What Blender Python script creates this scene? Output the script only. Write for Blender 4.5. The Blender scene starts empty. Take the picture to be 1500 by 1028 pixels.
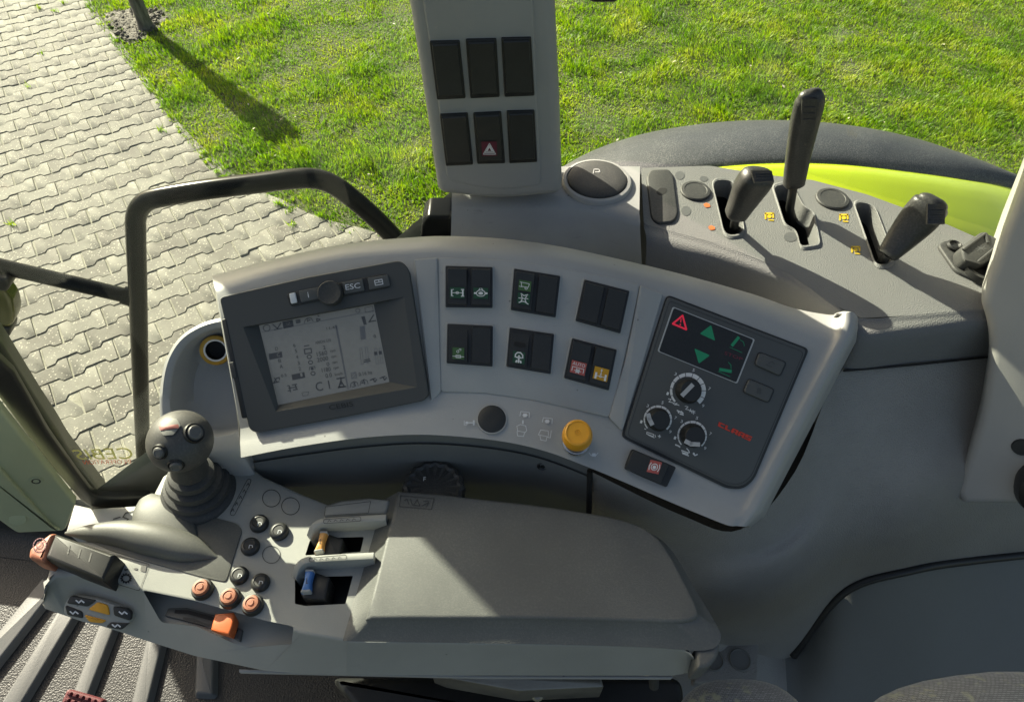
import bpy, bmesh, math, random
import numpy as np
from mathutils import Vector, Matrix
from mathutils.geometry import tessellate_polygon

# ------------------------------------------------------------------ camera, sky, sun, exposure
scn = bpy.context.scene
COL = scn.collection
CAM_H, PITCH, FPX = 3.0, math.radians(51.0), 1000.0      # metres, radians, focal length in px of a 1500 px wide picture
cd = bpy.data.cameras.new('camera'); cam = bpy.data.objects.new('camera', cd); COL.objects.link(cam)
cam.location = (0, 0, CAM_H); cam.rotation_euler = (math.pi/2 - PITCH, 0, 0)
cd.sensor_fit = 'HORIZONTAL'; cd.sensor_width = 36.0; cd.lens = 36.0*FPX/1500.0
cd.clip_start = 0.02; cd.clip_end = 2000.0
scn.camera = cam

SUN_EL = math.radians(28.0)
SUN_H = Vector((-0.70, 0.714, 0)).normalized()           # horizontal direction towards the sun
SUN_DIR = Vector((SUN_H.x*math.cos(SUN_EL), SUN_H.y*math.cos(SUN_EL), math.sin(SUN_EL)))
world = bpy.data.worlds.new('World'); scn.world = world; world.use_nodes = True
wn = world.node_tree.nodes; wl = world.node_tree.links
for n_ in list(wn): wn.remove(n_)
sky = wn.new('ShaderNodeTexSky'); sky.sky_type = 'NISHITA'; sky.sun_disc = False
sky.sun_elevation = SUN_EL; sky.sun_rotation = math.atan2(SUN_H.x, SUN_H.y)
sky.air_density = 0.7; sky.dust_density = 5.0; sky.ozone_density = 0.0
wb = wn.new('ShaderNodeBackground'); wb.inputs['Strength'].default_value = 0.062
wo = wn.new('ShaderNodeOutputWorld'); wl.new(sky.outputs[0], wb.inputs[0]); wl.new(wb.outputs[0], wo.inputs[0])
sd = bpy.data.lights.new('sun', 'SUN'); sd.energy = 5.0; sd.angle = math.radians(0.53); sd.color = (1.0, 0.94, 0.84)
sun = bpy.data.objects.new('sun', sd); COL.objects.link(sun)
sun.rotation_euler = SUN_DIR.to_track_quat('Z', 'Y').to_euler(); sun.location = SUN_DIR*20
scn.view_settings.view_transform = 'Standard'; scn.view_settings.look = 'None'
scn.view_settings.gamma = 1.0; scn.view_settings.use_curve_mapping = False
scn.view_settings.exposure = 1.66
scn.view_settings.use_white_balance = True; scn.view_settings.white_balance_temperature = 7080; scn.view_settings.white_balance_tint = 4

# ------------------------------------------------------------------ measuring helpers: a point of the photograph on a known surface
FW = Vector((0, math.cos(PITCH), -math.sin(PITCH))); UP = Vector((0, math.sin(PITCH), math.cos(PITCH))); CC = Vector((0, 0, CAM_H))
def ray(x, y): return FW + Vector((1, 0, 0))*((x-750)/FPX) + UP*((514-y)/FPX)
def hz(x, y, z): d = ray(x, y); return CC + d*((z-CAM_H)/d.z)
def vy(x, y, Y): d = ray(x, y); return CC + d*(Y/d.y)
class Plane:
    def __init__(s, p, n): s.p = Vector(p); s.n = Vector(n).normalized()
    def at(s, x, y, h=0.0):
        d = ray(x, y); p = s.p + s.n*h
        return CC + d*((p-CC).dot(s.n)/d.dot(s.n))
    def fn(s, h=0.0): return lambda x, y: s.at(x, y, h)
class HZ(Plane):
    def __init__(s, z): Plane.__init__(s, (0, 0, z), (0, 0, 1))
def mpp(p): return (Vector(p)-CC).dot(FW)/FPX             # metres per picture pixel at a point

def roundpoly(pts, r=6, seg=5, closed=True):
    out = []; n = len(pts)
    for i in range(n):
        p = Vector(pts[i][:2]); rr = pts[i][2] if len(pts[i]) > 2 else r
        a = Vector(pts[i-1][:2]); b = Vector(pts[(i+1) % n][:2])
        la, lb = (a-p).length, (b-p).length
        k = min(rr, la*0.48, lb*0.48)
        if k < 0.05: out.append((p.x, p.y)); continue
        p0 = p+(a-p)/la*k; p1 = p+(b-p)/lb*k
        for j in range(seg+1):
            t = j/seg; q = p0*(1-t)**2 + p*(2*t*(1-t)) + p1*t*t
            out.append((q.x, q.y))
    return out
def ell(cx, cy, rx, ry, n=28, a0=0.0, rot=0.0):
    c, s = math.cos(rot), math.sin(rot); o = []
    for i in range(n):
        a = a0+2*math.pi*i/n; X, Y = rx*math.cos(a), ry*math.sin(a)
        o.append((cx+X*c-Y*s, cy+X*s+Y*c))
    return o
def catmull(pts, per=6, closed=False):
    P = [Vector(p) for p in pts]; n = len(P); out = []
    rng = range(n) if closed else range(n-1)
    for i in rng:
        if closed: a, b, c, d = P[i-1], P[i], P[(i+1) % n], P[(i+2) % n]
        else: a, b, c, d = P[max(i-1, 0)], P[i], P[i+1], P[min(i+2, n-1)]
        for j in range(per):
            t = j/per
            out.append(0.5*((2*b)+(c-a)*t+(2*a-5*b+4*c-d)*t*t+(3*b-a-3*c+d)*t**3))
    if not closed: out.append(P[-1])
    return out
def bil(q, u, v):
    return (q[0][0]*(1-u)*(1-v)+q[1][0]*u*(1-v)+q[2][0]*u*v+q[3][0]*(1-u)*v,
            q[0][1]*(1-u)*(1-v)+q[1][1]*u*(1-v)+q[2][1]*u*v+q[3][1]*(1-u)*v)
def sub(q, u0, v0, u1, v1): return [bil(q, u0, v0), bil(q, u1, v0), bil(q, u1, v1), bil(q, u0, v1)]
def grow(q, k):
    cx = sum(p[0] for p in q)/len(q); cy = sum(p[1] for p in q)/len(q)
    return [(cx+(p[0]-cx)*k, cy+(p[1]-cy)*k) for p in q]

# ------------------------------------------------------------------ mesh builder
class MB:
    def __init__(s): s.v = []; s.f = []; s.m = []; s.s = []
    def add(s, vs, fs, mi=0, smooth=True):
        o = len(s.v); s.v += [tuple(v) for v in vs]
        for f in fs: s.f.append(tuple(i+o for i in f)); s.m.append(mi); s.s.append(smooth)
    def rings(s, rs, mi=0, cap0=True, cap1=True, closed=True, smooth=True, mi0=None, mi1=None):
        n = len(rs[0]); o = len(s.v)
        for r in rs: s.v += [tuple(p) for p in r]
        for k in range(len(rs)-1):
            for i in range(n if closed else n-1):
                j = (i+1) % n
                s.f.append((o+k*n+i, o+k*n+j, o+(k+1)*n+j, o+(k+1)*n+i)); s.m.append(mi); s.s.append(smooth)
        if cap0: s.f.append(tuple(o+i for i in range(n))[::-1]); s.m.append(mi if mi0 is None else mi0); s.s.append(False)
        if cap1: s.f.append(tuple(o+(len(rs)-1)*n+i for i in range(n))); s.m.append(mi if mi1 is None else mi1); s.s.append(False)
    def prism(s, top, n, depth, bev=0.0, seg=3, mi=0, bot=None, cap_bot=True, draft=0.0, mi_top=None):
        n = Vector(n).normalized(); T = [Vector(p) for p in top]; N = len(T)
        area = Vector((0, 0, 0)); c = sum(T, Vector())/N
        for i in range(N): area += (T[i]-c).cross(T[(i+1) % N]-c)
        if area.dot(n) < 0:
            T.reverse()
            if bot: bot = list(bot)[::-1]
        ins = []
        for i in range(N):
            e0 = (T[i]-T[i-1]); e1 = (T[(i+1) % N]-T[i])
            if e0.length < 1e-9: e0 = e1
            if e1.length < 1e-9: e1 = e0
            a = n.cross(e0.normalized()); b = n.cross(e1.normalized())
            m = a+b
            if m.length < 1e-6: m = a
            m.normalize(); ins.append(m/max(0.5, m.dot(a)))
        rs = []
        if bev > 0:
            for k in range(seg+1):
                t = k/seg*math.pi/2; Q = [T[i]+ins[i]*bev*(1-math.sin(t)) for i in range(N)]
                for it in range(12):                      # collapse edges that an inset has turned inside out
                    bad = [i for i in range(N) if (T[(i+1) % N]-T[i]).dot(Q[(i+1) % N]-Q[i]) < -1e-12]
                    if not bad: break
                    lab = list(range(N))
                    for i in bad: lab[(i+1) % N] = lab[i] if (i+1) % N else lab[0]
                    grp = {}
                    for i in range(N): grp.setdefault(lab[i], []).append(i)
                    for g in grp.values():
                        if len(g) > 1:
                            m = sum((Q[i] for i in g), Vector())/len(g)
                            for i in g: Q[i] = m.copy()
                rs.append([q-n*bev*(1-math.cos(t)) for q in Q])
        else: rs.append(T)
        if bot: rs.append([Vector(p) for p in bot])
        else: rs.append([T[i]-n*depth-ins[i]*draft for i in range(N)])
        s.rings(rs, mi, cap0=True, cap1=cap_bot, mi0=mi_top)
        # cap0 was written reversed for outward normal of a bottom; flip so that it faces n
        idx = len(s.f)-(2 if cap_bot else 1); s.f[idx] = s.f[idx][::-1]
    def tube(s, path, r, n=14, mi=0, cap=True):
        P = [Vector(p) for p in path]; rs = []; prev = None
        for i, p in enumerate(P):
            t = (P[min(i+1, len(P)-1)]-P[max(i-1, 0)]).normalized()
            if prev is None:
                u = t.orthogonal().normalized()
            else:
                u = prev-t*prev.dot(t); u.normalize()
            prev = u; w = t.cross(u); rr = r[i] if isinstance(r, (list, tuple)) else r
            rs.append([p+(u*math.cos(2*math.pi*k/n)+w*math.sin(2*math.pi*k/n))*rr for k in range(n)])
        s.rings(rs, mi, cap0=cap, cap1=cap)
    def lathe(s, c, axis, prof, n=32, mi=0, flute=0.0, nf=0, cap0=True, cap1=True):
        axis = Vector(axis).normalized(); u = axis.orthogonal().normalized(); w = axis.cross(u); rs = []
        for (r, h) in prof:
            ring = []
            for k in range(n):
                a = 2*math.pi*k/n; rr = r*(1+flute*(math.cos(nf*a))) if nf else r
                ring.append(Vector(c)+axis*h+(u*math.cos(a)+w*math.sin(a))*rr)
            rs.append(ring)
        s.rings(rs, mi, cap0=cap0, cap1=cap1)
    def grid(s, G, mi=0, smooth=True, closed=False):
        s.rings(G, mi, cap0=False, cap1=False, closed=closed, smooth=smooth)
    def poly(s, pts, mi=0): s.add(pts, [tuple(range(len(pts)))], mi, False)
    def stroke(s, M, pts, w, mi=0, closed=False):
        P = [Vector((p[0], p[1])) for p in pts]; n = len(P)
        if closed: P.append(P[0])
        for i in range(len(P)-1):
            d = P[i+1]-P[i]
            if d.length < 1e-6: continue
            d.normalize(); o = Vector((-d.y, d.x))*w/2; e = d*w*0.3
            a, b = P[i]-e, P[i+1]+e
            s.add([M(*(a+o)), M(*(b+o)), M(*(b-o)), M(*(a-o))], [(0, 1, 2, 3)], mi, False)
    def build(s, name, mats, parent=None, sharp=38, bevel=None):
        me = bpy.data.meshes.new(name); me.from_pydata(s.v, [], s.f)
        mats = mats if isinstance(mats, (list, tuple)) else [mats]
        for m in mats: me.materials.append(m)
        me.polygons.foreach_set('material_index', s.m); me.polygons.foreach_set('use_smooth', s.s)
        me.update()
        bm = bmesh.new(); bm.from_mesh(me); bmesh.ops.recalc_face_normals(bm, faces=bm.faces)
        bm.to_mesh(me); bm.free()
        me.set_sharp_from_angle(angle=math.radians(sharp))
        o = bpy.data.objects.new(name, me); COL.objects.link(o)
        if parent is not None:
            o.parent = parent
            if parent.type == 'EMPTY': o.matrix_parent_inverse = Matrix.Translation(-Vector(parent.location))
        return o
def thing(name, label, cat, loc=(0, 0, 0), group=None):
    o = bpy.data.objects.new(name, None); COL.objects.link(o); o.location = loc; o.empty_display_size = 0.05
    o['label'] = label; o['category'] = cat
    if group: o['group'] = group
    return o
def tag(o, label=None, cat=None, group=None, kind=None):
    for k, v in (('label', label), ('category', cat), ('group', group), ('kind', kind)):
        if v: o[k] = v
    return o
def cut(obj, cutters):
    for c in cutters:
        m = obj.modifiers.new('cut', 'BOOLEAN'); m.operation = 'DIFFERENCE'; m.solver = 'EXACT'; m.object = c
    bpy.context.view_layer.update()
    dg = bpy.context.evaluated_depsgraph_get()
    me = bpy.data.meshes.new_from_object(obj.evaluated_get(dg), preserve_all_data_layers=True, depsgraph=dg)
    obj.modifiers.clear(); old = obj.data; obj.data = me; bpy.data.meshes.remove(old)
    me.name = obj.name
    for c in cutters:
        d = c.data; bpy.data.objects.remove(c); bpy.data.meshes.remove(d)
    me.set_sharp_from_angle(angle=math.radians(38))
_tc = {}
def textmesh(t, bold=False):
    key = (t,)
    if key in _tc: return _tc[key]
    cu = bpy.data.curves.new('t', 'FONT'); cu.body = t; cu.size = 1.0; cu.fill_mode = 'FRONT'; cu.align_x = 'LEFT'; cu.resolution_u = 3
    o = bpy.data.objects.new('t', cu); COL.objects.link(o); bpy.context.view_layer.update()
    dg = bpy.context.evaluated_depsgraph_get(); me = bpy.data.meshes.new_from_object(o.evaluated_get(dg))
    v = [(p.co.x, p.co.y) for p in me.vertices]; f = [tuple(p.vertices) for p in me.polygons]
    bpy.data.objects.remove(o); bpy.data.curves.remove(cu); bpy.data.meshes.remove(me)
    x0 = min(p[0] for p in v); x1 = max(p[0] for p in v); y0 = min(p[1] for p in v); y1 = max(p[1] for p in v)
    v = [((p[0]-x0)/(x1-x0), (p[1]-y0)/(y1-y0)) for p in v]
    _tc[key] = (v, f, (x1-x0)/(y1-y0)); return _tc[key]
def text(mb, M, t, q, mi=0):
    """lettering filling the quad q (top-left, top-right, bottom-right, bottom-left in picture px) on the surface M"""
    v, f, asp = textmesh(t)
    mb.add([M(*bil(q, p[0], 1-p[1])) for p in v], f, mi, False)
def textat(mb, M, t, x, y, h, ang=0.0, w=None, mi=0, shear=0.0, anchor='l'):
    v, f, asp = textmesh(t); ww = w if w else h*asp
    c, s = math.cos(ang), math.sin(ang); off = {'l': 0, 'c': -0.5, 'r': -1}[anchor]
    pts = []
    for p in v:
        X = (p[0]+off)*ww+shear*p[1]*h; Y = -p[1]*h
        pts.append(M(x+X*c-Y*s, y+X*s+Y*c))
    mb.add(pts, f, mi, False)

# ------------------------------------------------------------------ materials
def newmat(name):
    m = bpy.data.materials.new(name); m.use_nodes = True; nt = m.node_tree
    for n in list(nt.nodes): nt.nodes.remove(n)
    out = nt.nodes.new('ShaderNodeOutputMaterial'); return m, nt, out
def N(nt, t, **kw):
    n = nt.nodes.new(t)
    for k, v in kw.items():
        if k in n.inputs: n.inputs[k].default_value = v
        else: setattr(n, k, v)
    return n
def c4(c): return (c[0], c[1], c[2], 1.0)
def plastic(name, col, rough=0.5, grain=0.0, gscale=900, mott=0.12, mscale=9, spec=0.5, dust=0.0, dcol=(0.35, 0.34, 0.30), coat=0.0, vor=False, metal=0.0, scratch=0.0, scol=(0.5, 0.5, 0.48), chips=0.0):
    m, nt, out = newmat(name); L = nt.links.new
    b = N(nt, 'ShaderNodeBsdfPrincipled'); b.inputs['Roughness'].default_value = rough; b.inputs['Specular IOR Level'].default_value = spec
    b.inputs['Metallic'].default_value = metal; b.inputs['Coat Weight'].default_value = coat; b.inputs['Coat Roughness'].default_value = 0.08
    tc = N(nt, 'ShaderNodeTexCoord'); n1 = N(nt, 'ShaderNodeTexNoise'); n1.inputs['Scale'].default_value = mscale; n1.inputs['Detail'].default_value = 7; n1.inputs['Roughness'].default_value = 0.62
    L(tc.outputs['Object'], n1.inputs['Vector'])
    mx = N(nt, 'ShaderNodeMix', data_type='RGBA'); mr = N(nt, 'ShaderNodeMapRange'); mr.inputs[1].default_value = 0.3; mr.inputs[2].default_value = 0.7
    L(n1.outputs[0], mr.inputs[0]); L(mr.outputs[0], mx.inputs[0])
    mx.inputs[6].default_value = c4([x*(1-mott) for x in col]); mx.inputs[7].default_value = c4([min(1, x*(1+mott)) for x in col])
    last = mx.outputs[2]
    if dust > 0:
        n2 = N(nt, 'ShaderNodeTexNoise'); n2.inputs['Scale'].default_value = 420; n2.inputs['Detail'].default_value = 3; L(tc.outputs['Object'], n2.inputs['Vector'])
        n3 = N(nt, 'ShaderNodeTexNoise'); n3.inputs['Scale'].default_value = 14; n3.inputs['Detail'].default_value = 5; L(tc.outputs['Object'], n3.inputs['Vector'])
        mu = N(nt, 'ShaderNodeMath', operation='MULTIPLY'); r2 = N(nt, 'ShaderNodeMapRange'); r2.inputs[1].default_value = 0.45; r2.inputs[2].default_value = 0.8; r2.inputs[4].default_value = dust*1.8
        L(n2.outputs[0], r2.inputs[0]); L(r2.outputs[0], mu.inputs[0]); L(n3.outputs[0], mu.inputs[1])
        m2 = N(nt, 'ShaderNodeMix', data_type='RGBA'); L(mu.outputs[0], m2.inputs[0]); L(last, m2.inputs[6]); m2.inputs[7].default_value = c4(dcol); last = m2.outputs[2]
    if scratch > 0:
        mp = N(nt, 'ShaderNodeMapping'); mp.inputs['Scale'].default_value = (18, 70, 60); mp.inputs['Rotation'].default_value = (0.2, 0.3, 0.5); L(tc.outputs['Object'], mp.inputs['Vector'])
        n4 = N(nt, 'ShaderNodeTexNoise'); n4.inputs['Scale'].default_value = 1.4; n4.inputs['Detail'].default_value = 4; n4.inputs['Distortion'].default_value = 1.2; L(mp.outputs[0], n4.inputs['Vector'])
        r4 = N(nt, 'ShaderNodeMapRange'); r4.inputs[1].default_value = 0.64; r4.inputs[2].default_value = 0.78; r4.inputs[4].default_value = scratch; L(n4.outputs[0], r4.inputs[0])
        m4 = N(nt, 'ShaderNodeMix', data_type='RGBA'); L(r4.outputs[0], m4.inputs[0]); L(last, m4.inputs[6]); m4.inputs[7].default_value = c4(scol); last = m4.outputs[2]
    if chips > 0:      # sparse nicks and specks of dirt
        v5 = N(nt, 'ShaderNodeTexVoronoi'); v5.inputs['Scale'].default_value = 46; L(tc.outputs['Object'], v5.inputs['Vector'])
        r5 = N(nt, 'ShaderNodeMapRange'); r5.inputs[1].default_value = 0.075; r5.inputs[2].default_value = 0.045; L(v5.outputs['Distance'], r5.inputs[0])
        s5 = N(nt, 'ShaderNodeSeparateColor'); L(v5.outputs['Color'], s5.inputs[0]); g5 = N(nt, 'ShaderNodeMath', operation='GREATER_THAN'); L(s5.outputs[0], g5.inputs[0]); g5.inputs[1].default_value = 0.6
        k5 = N(nt, 'ShaderNodeMath', operation='MULTIPLY'); L(r5.outputs[0], k5.inputs[0]); L(g5.outputs[0], k5.inputs[1]); k6 = N(nt, 'ShaderNodeMath', operation='MULTIPLY'); L(k5.outputs[0], k6.inputs[0]); k6.inputs[1].default_value = chips
        m5 = N(nt, 'ShaderNodeMix', data_type='RGBA'); L(k6.outputs[0], m5.inputs[0]); L(last, m5.inputs[6]); m5.inputs[7].default_value = c4([x*0.3 for x in col]); last = m5.outputs[2]
    L(last, b.inputs['Base Color'])
    rr = N(nt, 'ShaderNodeMapRange'); rr.inputs[3].default_value = max(0.03, rough-0.08); rr.inputs[4].default_value = min(1, rough+0.1); L(n1.outputs[0], rr.inputs[0]); L(rr.outputs[0], b.inputs['Roughness'])
    if grain > 0:
        if vor: g = N(nt, 'ShaderNodeTexVoronoi'); g.inputs['Scale'].default_value = gscale; h = g.outputs['Distance']
        else: g = N(nt, 'ShaderNodeTexNoise'); g.inputs['Scale'].default_value = gscale; g.inputs['Detail'].default_value = 2; h = g.outputs[0]
        L(tc.outputs['Object'], g.inputs['Vector'])
        bp = N(nt, 'ShaderNodeBump'); bp.inputs['Strength'].default_value = grain; bp.inputs['Distance'].default_value = 0.0012; L(h, bp.inputs['Height']); L(bp.outputs[0], b.inputs['Normal'])
    L(b.outputs[0], out.inputs[0]); return m
def flatmat(name, col, rough=0.55, emit=0.0, metal=0.0):
    m, nt, out = newmat(name); b = N(nt, 'ShaderNodeBsdfPrincipled'); b.inputs['Base Color'].default_value = c4(col); b.inputs['Roughness'].default_value = rough; b.inputs['Metallic'].default_value = metal
    tc = N(nt, 'ShaderNodeTexCoord'); n1 = N(nt, 'ShaderNodeTexNoise'); n1.inputs['Scale'].default_value = 120; nt.links.new(tc.outputs['Object'], n1.inputs['Vector'])
    mx = N(nt, 'ShaderNodeMix', data_type='RGBA'); nt.links.new(n1.outputs[0], mx.inputs[0]); mx.inputs[6].default_value = c4([x*0.88 for x in col]); mx.inputs[7].default_value = c4([min(1, x*1.1) for x in col]); nt.links.new(mx.outputs[2], b.inputs['Base Color'])
    if emit: b.inputs['Emission Color'].default_value = c4(col); b.inputs['Emission Strength'].default_value = emit
    nt.links.new(b.outputs[0], out.inputs[0]); return m
M = {}
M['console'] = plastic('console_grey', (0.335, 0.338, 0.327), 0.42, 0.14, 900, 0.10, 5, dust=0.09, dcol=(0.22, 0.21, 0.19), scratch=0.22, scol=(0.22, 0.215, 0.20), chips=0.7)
M['column'] = plastic('column_grey', (0.30, 0.30, 0.285), 0.5, 0.15, 900, 0.05, 5)
M['ledge'] = plastic('ledge_grey', (0.30, 0.305, 0.298), 0.45, 0.06, 900, 0.10, 10, scratch=0.35, scol=(0.13, 0.13, 0.125), chips=0.8)
M['arm'] = plastic('armrest_grey', (0.285, 0.29, 0.268), 0.5, 0.14, 1000, 0.09, 8, dust=0.09, scratch=0.15, scol=(0.20, 0.20, 0.18), chips=0.6)
M['armdark'] = plastic('palm_rest_grey', (0.088, 0.09, 0.082), 0.5, 0.25, 1200, 0.08, 12, dust=0.10)
M['pad'] = plastic('pad_grey', (0.098, 0.102, 0.097), 0.52, 0.3, 800, 0.16, 7, dust=0.12, scratch=0.22, scol=(0.2, 0.2, 0.18))
M['charcoal'] = plastic('charcoal', (0.052, 0.055, 0.053), 0.5, 0.12, 1500, 0.06, 6)
M['panel'] = plastic('panel_charcoal', (0.072, 0.075, 0.072), 0.45, 0.05, 1500, 0.05, 6)
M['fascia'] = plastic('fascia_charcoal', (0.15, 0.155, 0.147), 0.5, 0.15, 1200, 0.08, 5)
M['deck'] = plastic('deck_grey', (0.155, 0.157, 0.155), 0.6, 0.55, 620, 0.06, 8, dust=0.06, vor=True)
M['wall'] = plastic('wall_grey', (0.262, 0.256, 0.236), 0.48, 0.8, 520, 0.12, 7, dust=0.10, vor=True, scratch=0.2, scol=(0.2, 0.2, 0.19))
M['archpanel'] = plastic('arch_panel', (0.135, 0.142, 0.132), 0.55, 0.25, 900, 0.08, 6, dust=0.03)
M['pillar'] = plastic('pillar_grey', (0.36, 0.355, 0.33), 0.5, 0.2, 900, 0.05, 5)
M['olive'] = plastic('olive_paint', (0.36, 0.40, 0.26), 0.45, 0.08, 800, 0.08, 7, dust=0.04)
M['black'] = plastic('black_plastic', (0.014, 0.0145, 0.014), 0.42, 0.10, 1200, 0.15, 30, dust=0.015)
M['switch'] = plastic('switch_black', (0.020, 0.021, 0.020), 0.45, 0.06, 1500, 0.15, 30, dust=0.02)
M['gloss'] = plastic('gloss_black', (0.010, 0.011, 0.012), 0.2, 0.0, 100, 0.1, 3, spec=0.07)
M['rubber'] = plastic('rubber', (0.035, 0.036, 0.035), 0.6, 0.2, 600, 0.2, 25, dust=0.08)
M['grip'] = plastic('lever_grip', (0.030, 0.030, 0.028), 0.42, 0.25, 500, 0.2, 30, dust=0.10)
M['ball'] = plastic('joystick_rubber', (0.060, 0.059, 0.055), 0.5, 0.12, 1000, 0.1, 30, dust=0.14)
M['mat'] = plastic('floor_mat', (0.014, 0.0145, 0.0145), 0.5, 0.6, 330, 0.25, 6, dust=0.03, vor=True)
M['rib'] = plastic('mat_rib', (0.095, 0.098, 0.098), 0.5, 0.15, 400, 0.12, 8, dust=0.06)
M['fenderblack'] = plastic('fender_black', (0.030, 0.034, 0.041), 0.4, 0.25, 700, 0.15, 4, dust=0.28, dcol=(0.5, 0.5, 0.48))
M['lime'] = plastic('lime_paint', (0.44, 0.56, 0.018), 0.2, 0.0, 10, 0.07, 5, coat=1.0, dust=0.06)
M['orange'] = plastic('orange_plastic', (0.55, 0.12, 0.03), 0.45, 0.1, 800, 0.10, 40)
M['salmon'] = plastic('faded_orange', (0.31, 0.115, 0.065), 0.45, 0.1, 800, 0.18, 60, dust=0.05)
M['peach'] = plastic('peach_plastic', (0.62, 0.30, 0.08), 0.4, 0.05, 800, 0.06, 40)
M['blue'] = plastic('blue_plastic', (0.05, 0.16, 0.42), 0.4, 0.05, 800, 0.06, 40)
M['yellow'] = plastic('yellow_plastic', (0.72, 0.34, 0.022), 0.38, 0.04, 800, 0.05, 40)
M['amber'] = plastic('amber_plastic', (0.62, 0.30, 0.02), 0.4, 0.2, 500, 0.12, 60)
M['chrome'] = plastic('chrome', (0.65, 0.65, 0.63), 0.2, 0.0, 10, 0.05, 20, metal=1.0)
M['steel'] = plastic('galvanised', (0.30, 0.29, 0.25), 0.42, 0.1, 300, 0.2, 20, metal=0.8)
M['redrubber'] = plastic('red_rubber', (0.10, 0.022, 0.025), 0.55, 0.1, 400, 0.15, 30)
M['white'] = flatmat('white_print', (0.72, 0.72, 0.70))
M['knobgrey'] = flatmat('knob_marker', (0.42, 0.42, 0.42), 0.35)
M['frame'] = flatmat('display_frame', (0.40, 0.41, 0.40))
M['darkprint'] = flatmat('dark_print', (0.03, 0.03, 0.03))
M['faint'] = flatmat('faint_print', (0.62, 0.64, 0.66))
M['green'] = flatmat('green_plate', (0.012, 0.065, 0.030)); M['green2'] = flatmat('grass_green_plate', (0.05, 0.12, 0.035))
M['teal'] = flatmat('lit_green', (0.010, 0.20, 0.095), 0.4, 0.03); M['redlit'] = flatmat('lit_red', (0.60, 0.02, 0.05), 0.4, 0.15)
M['redplate'] = flatmat('red_plate', (0.42, 0.09, 0.075)); M['maroon'] = flatmat('maroon_plate', (0.11, 0.008, 0.025)); M['yelplate'] = flatmat('yellow_plate', (0.52, 0.27, 0.012))
M['logo'] = flatmat('logo_red', (0.60, 0.045, 0.022)); M['dimred'] = flatmat('dim_red', (0.16, 0.02, 0.035))
M['yelsym'] = flatmat('yellow_symbol', (0.55, 0.38, 0.02)); M['orsym'] = flatmat('orange_symbol', (0.55, 0.14, 0.04))
M['brass'] = plastic('brass', (0.42, 0.24, 0.035), 0.4, 0.1, 600, 0.2, 60, metal=0.5)
M['pictogrey'] = flatmat('pictogram_grey', (0.20, 0.20, 0.18)); M['pictored'] = flatmat('pictogram_red', (0.24, 0.07, 0.06)); M['lcd'] = flatmat('lcd', (0.20, 0.20, 0.188), 0.25, 0.04); M['lcdtxt'] = flatmat('lcd_ink', (0.075, 0.075, 0.075), 0.4); M['lcdmid'] = flatmat('lcd_grey', (0.15, 0.15, 0.15), 0.4)
M['pit'] = plastic('pit_black', (0.006, 0.006, 0.006), 0.7)
M['decalyellow'] = flatmat('decal_yellow', (0.85, 0.78, 0.26)); M['decalred'] = flatmat('decal_red', (0.80, 0.14, 0.07))

def glassmat():
    m, nt, out = newmat('window_glass'); L = nt.links.new
    t = N(nt, 'ShaderNodeBsdfTransparent'); t.inputs[0].default_value = (0.93, 0.955, 0.935, 1)
    g = N(nt, 'ShaderNodeBsdfGlossy'); g.inputs['Roughness'].default_value = 0.01; lw = N(nt, 'ShaderNodeLayerWeight'); lw.inputs[0].default_value = 0.5; pw = N(nt, 'ShaderNodeMath', operation='POWER'); L(lw.outputs['Facing'], pw.inputs[0]); pw.inputs[1].default_value = 5.0; f = N(nt, 'ShaderNodeMath', operation='MULTIPLY_ADD'); L(pw.outputs[0], f.inputs[0]); f.inputs[1].default_value = 0.9; f.inputs[2].default_value = 0.02
    mx = N(nt, 'ShaderNodeMixShader'); L(f.outputs[0], mx.inputs[0]); L(t.outputs[0], mx.inputs[1]); L(g.outputs[0], mx.inputs[2])
    d = N(nt, 'ShaderNodeBsdfDiffuse'); d.inputs[0].default_value = (0.7, 0.7, 0.66, 1)
    tc = N(nt, 'ShaderNodeTexCoord'); n1 = N(nt, 'ShaderNodeTexNoise'); n1.inputs['Scale'].default_value = 6; n1.inputs['Detail'].default_value = 6; L(tc.outputs['Object'], n1.inputs['Vector'])
    r = N(nt, 'ShaderNodeMapRange'); r.inputs[1].default_value = 0.4; r.inputs[2].default_value = 0.8; r.inputs[4].default_value = 0.016; L(n1.outputs[0], r.inputs[0])
    m2 = N(nt, 'ShaderNodeMixShader'); L(r.outputs[0], m2.inputs[0]); L(mx.outputs[0], m2.inputs[1]); L(d.outputs[0], m2.inputs[2]); L(m2.outputs[0], out.inputs[0]); return m
M['glass'] = glassmat()
def lensmat():
    m, nt, out = newmat('olive_lens'); L = nt.links.new
    b = N(nt, 'ShaderNodeBsdfPrincipled'); b.inputs['Base Color'].default_value = (0.11, 0.11, 0.05, 1); b.inputs['Roughness'].default_value = 0.15; b.inputs['Transmission Weight'].default_value = 0.35; L(b.outputs[0], out.inputs[0]); return m
M['lens'] = lensmat()
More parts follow.
